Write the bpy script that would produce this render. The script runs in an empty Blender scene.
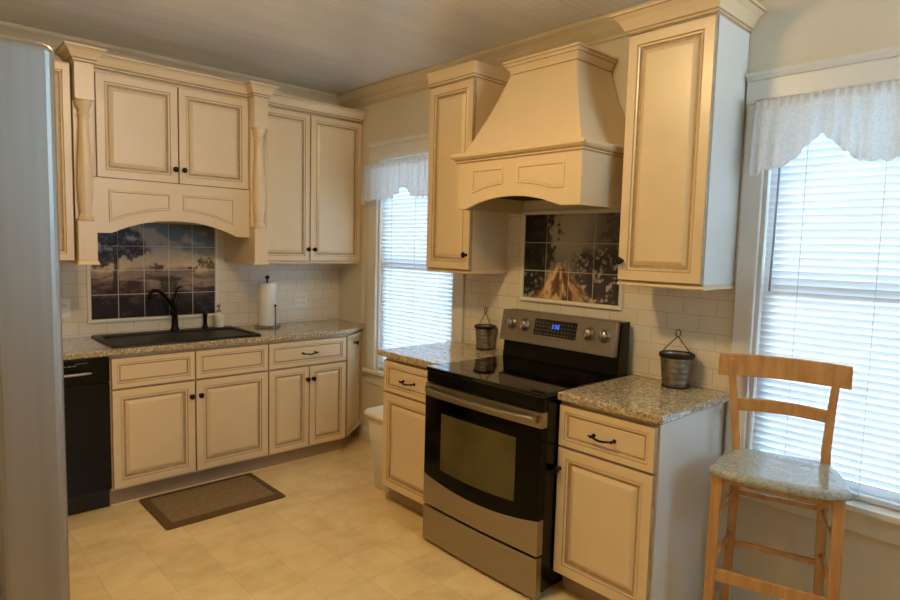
import bpy, bmesh, math, random
from mathutils import Vector, Matrix
random.seed(7)
sc = bpy.context.scene
COL = sc.collection
PI = math.pi

# ------------------------------------------------------------------ materials
def lin(c):
    c = c / 255.0
    return c / 12.92 if c <= 0.04045 else ((c + 0.055) / 1.055) ** 2.4
def rgb(r, g, b):
    return (lin(r), lin(g), lin(b), 1.0)

def new_mat(name):
    m = bpy.data.materials.new(name)
    m.use_nodes = True
    nt = m.node_tree
    b = nt.nodes.get('Principled BSDF')
    return m, nt, b

def noise_mix(nt, c1, c2, scale, detail=4, lo=0.35, hi=0.65, coord=None, stretch=None):
    tc = nt.nodes.new('ShaderNodeTexCoord')
    src = tc.outputs['Object']
    if stretch:
        mp = nt.nodes.new('ShaderNodeMapping')
        mp.inputs['Scale'].default_value = stretch
        nt.links.new(src, mp.inputs['Vector'])
        src = mp.outputs['Vector']
    n = nt.nodes.new('ShaderNodeTexNoise')
    n.inputs['Scale'].default_value = scale
    n.inputs['Detail'].default_value = detail
    nt.links.new(src, n.inputs['Vector'])
    r = nt.nodes.new('ShaderNodeValToRGB')
    r.color_ramp.elements[0].position = lo
    r.color_ramp.elements[0].color = c1
    r.color_ramp.elements[1].position = hi
    r.color_ramp.elements[1].color = c2
    nt.links.new(n.outputs['Fac'], r.inputs['Fac'])
    return r.outputs['Color'], n.outputs['Fac']

def bump(nt, b, height, strength=0.1, dist=0.01):
    bp = nt.nodes.new('ShaderNodeBump')
    bp.inputs['Strength'].default_value = strength
    bp.inputs['Distance'].default_value = dist
    nt.links.new(height, bp.inputs['Height'])
    nt.links.new(bp.outputs['Normal'], b.inputs['Normal'])

def simple(name, col, rough=0.5, metal=0.0, var=0.06, scale=14, spec=0.5, stretch=None, coat=0.0):
    m, nt, b = new_mat(name)
    c2 = tuple(max(0, x * (1 - var)) for x in col[:3]) + (1,)
    o, f = noise_mix(nt, c2, col, scale, stretch=stretch)
    nt.links.new(o, b.inputs['Base Color'])
    b.inputs['Roughness'].default_value = rough
    b.inputs['Metallic'].default_value = metal
    b.inputs['Specular IOR Level'].default_value = spec
    b.inputs['Coat Weight'].default_value = coat
    return m

M = {}
M['paint'] = simple('cream_cabinet_paint', rgb(229, 204, 163), 0.38, var=0.03, scale=6, coat=0.45)
M['paint'].node_tree.nodes['Principled BSDF'].inputs['Coat IOR'].default_value = 1.75
M['paint'].node_tree.nodes['Principled BSDF'].inputs['Coat Roughness'].default_value = 0.30
M['glaze'] = simple('brown_glaze', rgb(186, 158, 120), 0.45, var=0.2, scale=30)
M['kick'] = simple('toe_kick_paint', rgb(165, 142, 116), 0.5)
M['gap'] = simple('shadow_gap', rgb(45, 36, 28), 0.8)
M['wall'] = simple('wall_paint', rgb(222, 212, 190), 0.6, var=0.03, scale=3)
M['trim'] = simple('white_trim_paint', rgb(226, 222, 212), 0.35, var=0.02)
M['crown'] = simple('crown_paint', rgb(214, 198, 168), 0.4, var=0.03)
M['bronze'] = simple('dark_bronze', rgb(38, 28, 22), 0.32, metal=0.8, var=0.3)
M['black'] = simple('black_enamel', rgb(7, 7, 7), 0.2, var=0.2, spec=0.25)
M['matte_black'] = simple('black_composite', rgb(15, 14, 13), 0.42, var=0.3, scale=60)
M['black_glass'] = simple('black_glass', rgb(5, 5, 6), 0.04, var=0.1, coat=0.3)
M['door_glass'] = simple('black_oven_door_glass', rgb(6, 6, 5), 0.12, var=0.1, spec=0.12)
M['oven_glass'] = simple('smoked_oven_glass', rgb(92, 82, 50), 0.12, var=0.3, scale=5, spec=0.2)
M['chrome'] = simple('chrome', rgb(205, 203, 198), 0.15, metal=1.0, var=0.05)
M['zinc'] = simple('weathered_zinc', rgb(158, 148, 130), 0.36, metal=0.85, var=0.45, scale=26)
M['rust'] = simple('dark_iron', rgb(52, 40, 32), 0.5, metal=0.6, var=0.4, scale=30)
M['white_plastic'] = simple('white_plastic', rgb(238, 236, 232), 0.35, var=0.02)
M['pink_plastic'] = simple('pale_pink_strip', rgb(226, 190, 176), 0.4, var=0.05)
M['ceramic'] = simple('white_ceramic', rgb(236, 230, 216), 0.2, var=0.03)
M['paper'] = simple('paper_towel', rgb(240, 236, 228), 0.9, var=0.03, scale=50)
M['grout'] = simple('pale_grout', rgb(214, 204, 184), 0.8, var=0.08, scale=40)
M['fabric_tape'] = simple('ladder_cord', rgb(214, 218, 222), 0.8)
M['wand'] = simple('clear_grey_wand', rgb(140, 150, 162), 0.25)
M['rug'] = simple('brown_mat', rgb(146, 120, 80), 0.95, var=0.35, scale=120)
M['rug_edge'] = simple('brown_mat_border', rgb(104, 78, 42), 0.95, var=0.3, scale=120)

def stainless(name, col, rough, stretch):
    m, nt, b = new_mat(name)
    o, f = noise_mix(nt, tuple(x * 0.86 for x in col[:3]) + (1,), col, 60, 3, 0.3, 0.7, stretch=stretch)
    nt.links.new(o, b.inputs['Base Color'])
    b.inputs['Metallic'].default_value = 1.0
    b.inputs['Roughness'].default_value = rough
    bump(nt, b, f, 0.04, 0.002)
    return m
M['steel'] = stainless('brushed_stainless', rgb(168, 158, 144), 0.34, (1, 0.06, 3))
M['fridge_steel'] = stainless('fridge_stainless', rgb(196, 188, 176), 0.42, (1, 1, 0.05))

def wood_mat():
    m, nt, b = new_mat('honey_wood')
    o, f = noise_mix(nt, rgb(176, 122, 64), rgb(208, 156, 94), 9, 6, 0.3, 0.7, stretch=(4, 4, 0.5))
    nt.links.new(o, b.inputs['Base Color'])
    b.inputs['Roughness'].default_value = 0.36
    b.inputs['Coat Weight'].default_value = 0.25
    return m
M['wood'] = wood_mat()

def granite_mat(name, base, mid, dark, light, scale=1.0, rough=0.12):
    m, nt, b = new_mat(name)
    tc = nt.nodes.new('ShaderNodeTexCoord')
    n1 = nt.nodes.new('ShaderNodeTexNoise'); n1.inputs['Scale'].default_value = 42 * scale; n1.inputs['Detail'].default_value = 5
    n2 = nt.nodes.new('ShaderNodeTexNoise'); n2.inputs['Scale'].default_value = 95 * scale; n2.inputs['Detail'].default_value = 3
    v = nt.nodes.new('ShaderNodeTexVoronoi'); v.inputs['Scale'].default_value = 80 * scale
    for n in (n1, n2, v):
        nt.links.new(tc.outputs['Object'], n.inputs['Vector'])
    r1 = nt.nodes.new('ShaderNodeValToRGB')
    e = r1.color_ramp.elements
    e[0].position = 0.34; e[0].color = mid
    e[1].position = 0.62; e[1].color = light
    k = e.new(0.48); k.color = base
    nt.links.new(n1.outputs['Fac'], r1.inputs['Fac'])
    r2 = nt.nodes.new('ShaderNodeValToRGB')
    r2.color_ramp.elements[0].position = 0.36; r2.color_ramp.elements[0].color = (1, 1, 1, 1)
    r2.color_ramp.elements[1].position = 0.44; r2.color_ramp.elements[1].color = (0, 0, 0, 1)
    nt.links.new(n2.outputs['Fac'], r2.inputs['Fac'])
    mx = nt.nodes.new('ShaderNodeMix'); mx.data_type = 'RGBA'
    nt.links.new(r2.outputs['Color'], mx.inputs[0])
    nt.links.new(r1.outputs['Color'], mx.inputs[6])
    mx.inputs[7].default_value = dark
    hsv = nt.nodes.new('ShaderNodeHueSaturation')
    mr = nt.nodes.new('ShaderNodeMapRange')
    mr.inputs['To Min'].default_value = 0.72; mr.inputs['To Max'].default_value = 1.2
    sp = nt.nodes.new('ShaderNodeSeparateColor')
    nt.links.new(v.outputs['Color'], sp.inputs['Color'])
    nt.links.new(sp.outputs['Red'], mr.inputs['Value'])
    nt.links.new(mr.outputs['Result'], hsv.inputs['Value'])
    nt.links.new(mx.outputs[2], hsv.inputs['Color'])
    nt.links.new(hsv.outputs['Color'], b.inputs['Base Color'])
    b.inputs['Roughness'].default_value = rough
    b.inputs['Coat Weight'].default_value = 0.3
    b.inputs['Coat Roughness'].default_value = 0.06
    return m
M['granite'] = granite_mat('speckled_granite', rgb(186, 168, 134), rgb(160, 138, 102), rgb(98, 82, 60), rgb(208, 194, 162), 1.5)
M['seat'] = granite_mat('pale_marbled_seat', rgb(170, 170, 158), rgb(166, 166, 153), rgb(163, 162, 149), rgb(174, 174, 162), 1.6, 0.05)

def tile_wall(name, axis):
    m, nt, b = new_mat(name)
    tc = nt.nodes.new('ShaderNodeTexCoord')
    sp = nt.nodes.new('ShaderNodeSeparateXYZ'); cb = nt.nodes.new('ShaderNodeCombineXYZ')
    nt.links.new(tc.outputs['Object'], sp.inputs[0])
    nt.links.new(sp.outputs[axis], cb.inputs['X'])
    nt.links.new(sp.outputs['Z'], cb.inputs['Y'])
    br = nt.nodes.new('ShaderNodeTexBrick')
    nt.links.new(cb.outputs[0], br.inputs['Vector'])
    br.inputs['Scale'].default_value = 1.0
    br.inputs['Brick Width'].default_value = 0.1545
    br.inputs['Row Height'].default_value = 0.0775
    br.inputs['Mortar Size'].default_value = 0.0021
    br.inputs['Mortar Smooth'].default_value = 0.3
    br.inputs['Color1'].default_value = rgb(232, 222, 202)
    br.inputs['Color2'].default_value = rgb(226, 215, 194)
    br.inputs['Mortar'].default_value = rgb(200, 189, 167)
    nt.links.new(br.outputs['Color'], b.inputs['Base Color'])
    b.inputs['Roughness'].default_value = 0.22
    inv = nt.nodes.new('ShaderNodeMath'); inv.operation = 'SUBTRACT'; inv.inputs[0].default_value = 1
    nt.links.new(br.outputs['Fac'], inv.inputs[1])
    bump(nt, b, inv.outputs[0], 0.18, 0.003)
    return m
M['tile_back'] = tile_wall('subway_tile_sink', 'X')
M['tile_right'] = tile_wall('subway_tile_range', 'Y')

def floor_mat():
    m, nt, b = new_mat('vinyl_tile_floor')
    tc = nt.nodes.new('ShaderNodeTexCoord')
    mp = nt.nodes.new('ShaderNodeMapping')
    mp.inputs['Location'].default_value = (-0.876, -0.12, 0)
    nt.links.new(tc.outputs['Object'], mp.inputs['Vector'])
    br = nt.nodes.new('ShaderNodeTexBrick')
    br.offset = 0.0
    nt.links.new(mp.outputs['Vector'], br.inputs['Vector'])
    br.inputs['Scale'].default_value = 1.0
    br.inputs['Brick Width'].default_value = 0.2286
    br.inputs['Row Height'].default_value = 0.2286
    br.inputs['Mortar Size'].default_value = 0.0022
    br.inputs['Mortar Smooth'].default_value = 0.7
    br.inputs['Color1'].default_value = (0.86, 0.86, 0.86, 1)
    br.inputs['Color2'].default_value = (1, 1, 1, 1)
    br.inputs['Mortar'].default_value = (0.74, 0.68, 0.58, 1)
    n = nt.nodes.new('ShaderNodeTexNoise'); n.inputs['Scale'].default_value = 5; n.inputs['Detail'].default_value = 8; n.inputs['Roughness'].default_value = 0.62
    n.inputs['Distortion'].default_value = 0.25
    mp2 = nt.nodes.new('ShaderNodeMapping'); mp2.inputs['Scale'].default_value = (1, 1.2, 1)
    nt.links.new(tc.outputs['Object'], mp2.inputs['Vector'])
    nt.links.new(mp2.outputs['Vector'], n.inputs['Vector'])
    r = nt.nodes.new('ShaderNodeValToRGB')
    e = r.color_ramp.elements
    e[0].position = 0.28; e[0].color = rgb(224, 190, 132)
    e[1].position = 0.72; e[1].color = rgb(248, 224, 170)
    k = e.new(0.5); k.color = rgb(240, 210, 152)
    nt.links.new(n.outputs['Fac'], r.inputs['Fac'])
    mx = nt.nodes.new('ShaderNodeMix'); mx.data_type = 'RGBA'; mx.blend_type = 'MULTIPLY'
    mx.inputs[0].default_value = 0.8
    nt.links.new(r.outputs['Color'], mx.inputs[6])
    nt.links.new(br.outputs['Color'], mx.inputs[7])
    nt.links.new(mx.outputs[2], b.inputs['Base Color'])
    b.inputs['Roughness'].default_value = 0.36
    inv = nt.nodes.new('ShaderNodeMath'); inv.operation = 'SUBTRACT'; inv.inputs[0].default_value = 1
    nt.links.new(br.outputs['Fac'], inv.inputs[1])
    bump(nt, b, inv.outputs[0], 0.2, 0.003)
    return m
M['floor'] = floor_mat()

def ceiling_mat():
    m, nt, b = new_mat('glossy_beadboard_ceiling')
    tc = nt.nodes.new('ShaderNodeTexCoord')
    sp = nt.nodes.new('ShaderNodeSeparateXYZ')
    nt.links.new(tc.outputs['Object'], sp.inputs[0])
    w = nt.nodes.new('ShaderNodeMath'); w.operation = 'MULTIPLY'; w.inputs[1].default_value = 1 / 0.042
    nt.links.new(sp.outputs['Y'], w.inputs[0])
    fr = nt.nodes.new('ShaderNodeMath'); fr.operation = 'FRACT'
    nt.links.new(w.outputs[0], fr.inputs[0])
    pp = nt.nodes.new('ShaderNodeMath'); pp.operation = 'PINGPONG'; pp.inputs[1].default_value = 0.5
    nt.links.new(fr.outputs[0], pp.inputs[0])
    mr = nt.nodes.new('ShaderNodeMapRange'); mr.inputs['From Max'].default_value = 0.12
    nt.links.new(pp.outputs[0], mr.inputs['Value'])
    o, f = noise_mix(nt, rgb(232, 235, 236), rgb(242, 244, 245), 4, 4, stretch=(0.4, 3, 1))
    nt.links.new(o, b.inputs['Base Color'])
    ad = nt.nodes.new('ShaderNodeMath'); ad.operation = 'MULTIPLY_ADD'
    n = nt.nodes.new('ShaderNodeTexNoise'); n.inputs['Scale'].default_value = 9
    mp = nt.nodes.new('ShaderNodeMapping'); mp.inputs['Scale'].default_value = (0.5, 6, 1)
    nt.links.new(tc.outputs['Object'], mp.inputs['Vector']); nt.links.new(mp.outputs['Vector'], n.inputs['Vector'])
    nt.links.new(n.outputs['Fac'], ad.inputs[0]); ad.inputs[1].default_value = 0.8
    nt.links.new(mr.outputs['Result'], ad.inputs[2])
    b.inputs['Roughness'].default_value = 0.2
    b.inputs['Specular IOR Level'].default_value = 1.0
    b.inputs['Coat Weight'].default_value = 1.0
    b.inputs['Coat IOR'].default_value = 1.8
    b.inputs['Coat Roughness'].default_value = 0.2
    bump(nt, b, ad.outputs[0], 0.40, 0.004)
    return m
M['ceiling'] = ceiling_mat()

def trans_mat(name, col, tr, transp=0.0, lace=False):
    m = bpy.data.materials.new(name); m.use_nodes = True
    nt = m.node_tree; nt.nodes.clear()
    out = nt.nodes.new('ShaderNodeOutputMaterial')
    d = nt.nodes.new('ShaderNodeBsdfDiffuse'); d.inputs['Color'].default_value = col
    t = nt.nodes.new('ShaderNodeBsdfTranslucent'); t.inputs['Color'].default_value = col
    mx = nt.nodes.new('ShaderNodeMixShader'); mx.inputs[0].default_value = tr
    nt.links.new(d.outputs[0], mx.inputs[1]); nt.links.new(t.outputs[0], mx.inputs[2])
    last = mx.outputs[0]
    if transp or lace:
        tp = nt.nodes.new('ShaderNodeBsdfTransparent')
        m2 = nt.nodes.new('ShaderNodeMixShader'); m2.inputs[0].default_value = transp
        nt.links.new(last, m2.inputs[1]); nt.links.new(tp.outputs[0], m2.inputs[2])
        if lace:
            tc = nt.nodes.new('ShaderNodeTexCoord')
            v = nt.nodes.new('ShaderNodeTexVoronoi'); v.inputs['Scale'].default_value = 120
            nt.links.new(tc.outputs['Object'], v.inputs['Vector'])
            r = nt.nodes.new('ShaderNodeMapRange')
            r.inputs['From Min'].default_value = 0.0; r.inputs['From Max'].default_value = 0.8
            r.inputs['To Min'].default_value = transp * 0.6; r.inputs['To Max'].default_value = transp * 1.3
            nt.links.new(v.outputs['Distance'], r.inputs['Value'])
            nt.links.new(r.outputs['Result'], m2.inputs[0])
        last = m2.outputs[0]
    nt.links.new(last, out.inputs['Surface'])
    return m
M['slat'] = trans_mat('white_vinyl_slat', rgb(228, 234, 240), 0.145)
M['lace'] = trans_mat('white_lace', rgb(236, 236, 234), 0.45, 0.22, True)

def glass_mat():
    m = bpy.data.materials.new('window_glass'); m.use_nodes = True
    nt = m.node_tree; nt.nodes.clear()
    out = nt.nodes.new('ShaderNodeOutputMaterial')
    tp = nt.nodes.new('ShaderNodeBsdfTransparent')
    gl = nt.nodes.new('ShaderNodeBsdfGlossy'); gl.inputs['Roughness'].default_value = 0.02
    fr = nt.nodes.new('ShaderNodeFresnel'); fr.inputs['IOR'].default_value = 1.45
    mx = nt.nodes.new('ShaderNodeMixShader')
    nt.links.new(fr.outputs[0], mx.inputs[0]); nt.links.new(tp.outputs[0], mx.inputs[1]); nt.links.new(gl.outputs[0], mx.inputs[2])
    nt.links.new(mx.outputs[0], out.inputs['Surface'])
    return m
M['glass'] = glass_mat()

def emit(name, col, strength):
    m = bpy.data.materials.new(name); m.use_nodes = True
    nt = m.node_tree; nt.nodes.clear()
    out = nt.nodes.new('ShaderNodeOutputMaterial')
    e = nt.nodes.new('ShaderNodeEmission'); e.inputs['Color'].default_value = col; e.inputs['Strength'].default_value = strength
    nt.links.new(e.outputs[0], out.inputs['Surface'])
    return m
LAMP = 180.0
M['lamp'] = emit('lamp_globe', (1.0, 0.71, 0.32, 1), LAMP)
M['led'] = emit('blue_digits', (0.05, 0.16, 1.0, 1), 3.0)

def paint_mat():
    m, nt, b = new_mat('glazed_picture_tile')
    a = nt.nodes.new('ShaderNodeVertexColor'); a.layer_name = 'Col'
    nt.links.new(a.outputs['Color'], b.inputs['Base Color'])
    b.inputs['Roughness'].default_value = 0.3
    b.inputs['Specular IOR Level'].default_value = 0.3
    return m
M['picture'] = paint_mat()

# ------------------------------------------------------------------ mesh builder
class MB:
    def __init__(s):
        s.v = []; s.f = []; s.mats = []; s.cols = None
    def mi(s, m):
        if m not in s.mats: s.mats.append(m)
        return s.mats.index(m)
    def add(s, pts):
        i = len(s.v); s.v += [tuple(p) for p in pts]; return list(range(i, i + len(pts)))
    def face(s, idx, m, smooth=False):
        s.f.append((tuple(idx), s.mi(m), smooth))
    def quad(s, pts, m, smooth=False):
        s.face(s.add(pts), m, smooth)
    def box(s, x0, x1, y0, y1, z0, z1, m):
        a = s.add([(x0,y0,z0),(x1,y0,z0),(x1,y1,z0),(x0,y1,z0),(x0,y0,z1),(x1,y0,z1),(x1,y1,z1),(x0,y1,z1)])
        for q in ((0,3,2,1),(4,5,6,7),(0,1,5,4),(1,2,6,5),(2,3,7,6),(3,0,4,7)):
            s.face([a[i] for i in q], m)
        return s
    def hexa(s, p, m):      # 8 points, bottom ring then top ring
        a = s.add(p)
        for q in ((0,3,2,1),(4,5,6,7),(0,1,5,4),(1,2,6,5),(2,3,7,6),(3,0,4,7)):
            s.face([a[i] for i in q], m)
        return s
    def loft(s, rings, m, cap=True, closed=True, smooth=True):
        r = [s.add(x) for x in rings]
        n = len(rings[0])
        for i in range(len(r) - 1):
            mm = m[i] if isinstance(m, list) else m
            for j in range(n if closed else n - 1):
                k = (j + 1) % n
                s.face((r[i][j], r[i][k], r[i+1][k], r[i+1][j]), mm, smooth)
        if cap:
            s.face(list(reversed(r[0])), m[0] if isinstance(m, list) else m)
            s.face(r[-1], m[-1] if isinstance(m, list) else m)
        return s
    def lathe(s, o, axis, prof, m, n=24, cap=True, arc=2 * PI):
        ax = Vector(axis).normalized()
        t = Vector((1, 0, 0)) if abs(ax.x) < 0.9 else Vector((0, 1, 0))
        e1 = ax.cross(t).normalized(); e2 = ax.cross(e1)
        o = Vector(o)
        rings = []
        for r, h in prof:
            rings.append([o + ax * h + (e1 * math.cos(2*PI*k/n) + e2 * math.sin(2*PI*k/n)) * max(r, 1e-5) for k in range(n)])
        return s.loft(rings, m, cap)
    def tube(s, path, r, m, n=10, cap=True):
        path = [Vector(p) for p in path]
        rad = r if isinstance(r, list) else [r] * len(path)
        T = []
        for i in range(len(path)):
            a = path[max(i-1, 0)]; b = path[min(i+1, len(path)-1)]
            T.append((b - a).normalized())
        up = Vector((0, 0, 1)) if abs(T[0].z) < 0.9 else Vector((1, 0, 0))
        e1 = T[0].cross(up).normalized()
        rings = []
        for i, p in enumerate(path):
            e1 = (e1 - T[i] * e1.dot(T[i])).normalized()
            e2 = T[i].cross(e1)
            rings.append([p + (e1 * math.cos(2*PI*k/n) + e2 * math.sin(2*PI*k/n)) * rad[i] for k in range(n)])
        return s.loft(rings, m, cap)
    def bar(s, p, q, w, h, m, side=(0, 0, 1)):     # rectangular bar from p to q; w across, h along 'side'
        p = Vector(p); q = Vector(q); d = (q - p).normalized()
        u = Vector(side); u = (u - d * u.dot(d)).normalized(); v = d.cross(u)
        ring = lambda c: [c + v*w/2*a + u*h/2*b for a, b in ((-1,-1),(1,-1),(1,1),(-1,1))]
        return s.loft([ring(p), ring(q)], m, True, True, False)
    def sweep(s, path, prof, sgn, mats, cap=True, closed=False):
        P = [Vector((x, y)) for x, y in path]; n = len(P)
        N = []
        for i in range(n - (0 if closed else 1)):
            d = (P[(i+1) % n] - P[i]).normalized()
            N.append(Vector((d.y, -d.x)) * sgn)
        rings = []
        for i in range(n):
            if closed: a, b = N[i-1], N[i]
            else: a, b = N[max(i-1, 0)], N[min(i, n-2)]
            mtr = (a + b) / (1 + a.dot(b))
            rings.append([(P[i].x + mtr.x*o, P[i].y + mtr.y*o, z) for o, z in prof])
        idx = [s.add(r) for r in rings]
        cnt = n if closed else n - 1
        for i in range(cnt):
            j = (i + 1) % n
            for k in range(len(prof) - 1):
                mm = mats[k] if isinstance(mats, list) else mats
                s.face((idx[i][k], idx[j][k], idx[j][k+1], idx[i][k+1]), mm)
            mm = mats[0] if isinstance(mats, list) else mats
            s.face((idx[i][-1], idx[j][-1], idx[j][0], idx[i][0]), mm)
        if cap and not closed:
            mm = mats[0] if isinstance(mats, list) else mats
            s.face(idx[0], mm); s.face(list(reversed(idx[-1])), mm)
        return s
    def prism(s, poly, z0, z1, m):
        a = s.add([(x, y, z0) for x, y in poly]); b = s.add([(x, y, z1) for x, y in poly]); n = len(poly)
        s.face(list(reversed(a)), m); s.face(b, m)
        for i in range(n):
            j = (i + 1) % n
            s.face((a[i], a[j], b[j], b[i]), m)
        return s
    def build(s, name, parent=None, bevel=0.0, seg=2, sub=0, weld=False, solid=0.0):
        me = bpy.data.meshes.new(name)
        base = Vector((0, 0, 0))
        p = parent
        while p is not None:
            base += p.location; p = p.parent
        me.from_pydata([tuple(Vector(q) - base) for q in s.v], [], [f[0] for f in s.f])
        for m in s.mats: me.materials.append(M[m])
        for poly, f in zip(me.polygons, s.f):
            poly.material_index = f[1]; poly.use_smooth = f[2]
        bm = bmesh.new(); bm.from_mesh(me)
        if weld: bmesh.ops.remove_doubles(bm, verts=bm.verts, dist=1e-5)
        bmesh.ops.recalc_face_normals(bm, faces=bm.faces)
        bm.to_mesh(me); bm.free()
        if s.cols is not None:
            ca = me.color_attributes.new('Col', 'FLOAT_COLOR', 'POINT')
            flat = []
            for c in s.cols: flat += [c[0], c[1], c[2], 1.0]
            ca.data.foreach_set('color', flat)
        o = bpy.data.objects.new(name, me); COL.objects.link(o)
        if parent is not None: o.parent = parent
        if solid:
            md = o.modifiers.new('thick', 'SOLIDIFY'); md.thickness = solid; md.offset = 0
        if bevel:
            md = o.modifiers.new('bevel', 'BEVEL'); md.width = bevel; md.segments = seg; md.limit_method = 'ANGLE'; md.angle_limit = math.radians(40)
        if sub:
            md = o.modifiers.new('sub', 'SUBSURF'); md.levels = sub; md.render_levels = sub
        return o

def thing(name, label, cat, loc, group=None):
    o = bpy.data.objects.new(name, None); COL.objects.link(o)
    o.empty_display_size = 0.05
    o.location = loc
    o['label'] = label; o['category'] = cat
    if group: o['group'] = group
    return o
def tag(o, label, cat, group=None):
    o['label'] = label; o['category'] = cat
    if group: o['group'] = group
    return o
def struct(o):
    o['kind'] = 'structure'; return o

class Fr:      # a frame on a vertical face: u runs right, z up, n out towards the room
    def __init__(s, o, u):
        s.o = Vector(o); s.u = Vector(u).normalized(); s.n = s.u.cross(Vector((0, 0, 1)))
    def p(s, a, b, d):
        return s.o + s.u * a + Vector((0, 0, b)) + s.n * d

DOOR = [(0, 0, 'paint'), (0, .0165, 'glaze'), (.003, .020, 'glaze'), (.043, .020, 'paint'), (.0465, .0155, 'glaze'), (.050, .0180, 'paint'),
        (.056, .0170, 'paint'), (.059, .0095, 'glaze'), (.069, .0092, 'glaze'), (.085, .0180, 'paint'), (.088, .0192, 'paint')]
NARROW = [(0, 0, 'paint'), (0, .0165, 'glaze'), (.003, .020, 'glaze'), (.036, .020, 'paint'), (.039, .0155, 'glaze'), (.043, .0180, 'paint'),
        (.048, .0170, 'paint'), (.051, .0095, 'glaze'), (.059, .0092, 'glaze'), (.073, .0180, 'paint'), (.076, .0192, 'paint')]
DRAWER = [(0, 0, 'paint'), (0, .0165, 'glaze'), (.003, .020, 'glaze'), (.028, .020, 'paint'), (.031, .0158, 'glaze'), (.035, .0178, 'paint'),
          (.039, .0165, 'paint'), (.042, .011, 'glaze'), (.047, .011, 'glaze'), (.050, .0125, 'paint')]
TINY = [(0, 0, 'paint'), (0, .0165, 'glaze'), (.003, .020, 'glaze'), (.026, .020, 'paint'), (.029, .0155, 'glaze'), (.033, .0175, 'paint'), (.037, .011, 'glaze'), (.042, .011, 'paint')]

def panel(mb, fr, a0, a1, b0, b1, rings):
    R = []
    for ins, d, m in rings:
        R.append([fr.p(a0+ins, b0+ins, d), fr.p(a1-ins, b0+ins, d), fr.p(a1-ins, b1-ins, d), fr.p(a0+ins, b1-ins, d)])
    mb.loft(R, [r[2] for r in rings[1:]], True, True, False)

def door(name, parent, fr, a0, a1, b0, b1, rings, knob=None, pull=None):
    mb = MB(); panel(mb, fr, a0, a1, b0, b1, rings)
    o = mb.build(name, parent)
    if knob:
        k = MB(); k.lathe(fr.p(knob[0], knob[1], .0195), fr.n, [(.010, 0), (.009, .003), (.006, .006), (.006, .014), (.013, .019), (.0165, .024), (.0155, .029), (.009, .033), (.001, .034)], 'bronze', 20)
        k.build('knob', o)
    if pull:
        ca, cb, hw = pull; base = rings[-1][1]
        h = MB()
        for sg in (-1, 1):
            h.lathe(fr.p(ca + sg*hw, cb, base), fr.n, [(.009, 0), (.008, .003), (.0045, .006), (.0045, .022), (.007, .026), (.004, .030)], 'bronze', 14)
        pts = []
        for i in range(17):
            t = i / 16; x = (t*2 - 1)
            pts.append(fr.p(ca + x * (hw + .012), cb - .004 * math.cos(x * PI) - .002, base + .024 + .006 * (1 - x*x)))
        h.tube(pts, [.0028 + .0022 * math.sin(PI * i / 16) + (.001 if i in (0, 16) else 0) for i in range(17)], 'bronze', 10)
        h.build('pull', o)
    return o

# ------------------------------------------------------------------ room numbers (metres)
XW, YW, ZC = 2.700, 4.235, 2.680
XL, YF = -0.80, -1.70

# ------------------------------------------------------------------ room shell
mb = MB(); mb.box(XL - .12, XW + .12, YF - .12, YW + .12, -.10, 0, 'floor'); struct(mb.build('floor'))
mb = MB(); mb.box(XL - .12, XW + .12, YF - .12, YW + .12, ZC, ZC + .10, 'ceiling'); struct(mb.build('ceiling'))
mb = MB(); mb.box(XL - .12, XW + .12, YW, YW + .12, 0, ZC, 'wall'); struct(mb.build('wall_back'))
mb = MB(); mb.box(XL - .12, XL, YF, YW, 0, ZC, 'wall'); struct(mb.build('wall_left'))
W3 = (1.05, 2.45, 1.55, 2.40)           # unseen window added behind the camera for cool fill light: x0, x1, z0, z1
mb = MB()
mb.box(XL - .12, W3[0], YF - .12, YF, 0, ZC, 'wall'); mb.box(W3[1], XW + .12, YF - .12, YF, 0, ZC, 'wall')
mb.box(W3[0], W3[1], YF - .12, YF, 0, W3[2], 'wall'); mb.box(W3[0], W3[1], YF - .12, YF, W3[3], ZC, 'wall')
struct(mb.build('wall_front'))
W1 = (2.855, 3.700, .585, 2.140)      # left window opening: y0, y1, z0, z1
W2 = (0.155, 1.000, .585, 2.140)      # right window opening
mb = MB()
ys = [YF, W2[0], W2[1], W1[0], W1[1], YW]
for i in range(5):
    if i in (1, 3):
        mb.box(XW, XW + .12, ys[i], ys[i+1], 0, W1[2], 'wall'); mb.box(XW, XW + .12, ys[i], ys[i+1], W1[3], ZC, 'wall')
    else:
        mb.box(XW, XW + .12, ys[i], ys[i+1], 0, ZC, 'wall')
struct(mb.build('wall_right'))

# ceiling crown mouldings
CROWN = [(0, 2.565), (.010, 2.565), (.012, 2.572), (.010, 2.582), (.018, 2.592), (.030, 2.606), (.034, 2.612), (.032, 2.620), (.046, 2.640), (.062, 2.654), (.066, 2.658), (.066, 2.672), (.060, 2.6795), (0, 2.6795)]
mb = MB(); mb.sweep([(XL, YW - .0005), (XW, YW - .0005), (XW - .0005, YW - .0005), (XW - .0005, YF)][0:1] + [(XW - .0005, YW - .0005)], CROWN, 1, 'crown')
struct(mb.build('trim_1'))
mb = MB(); mb.sweep([(XW - .0005, YW - .0005), (XW - .0005, YF)], CROWN, 1, 'crown')
struct(mb.build('trim_2'))
# batten on the range wall beside the corner counter
mb = MB(); mb.box(XW - .014, XW - .0005, 3.868, 3.892, .916, 1.372, 'trim'); struct(mb.build('trim_3', bevel=.003))
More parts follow.
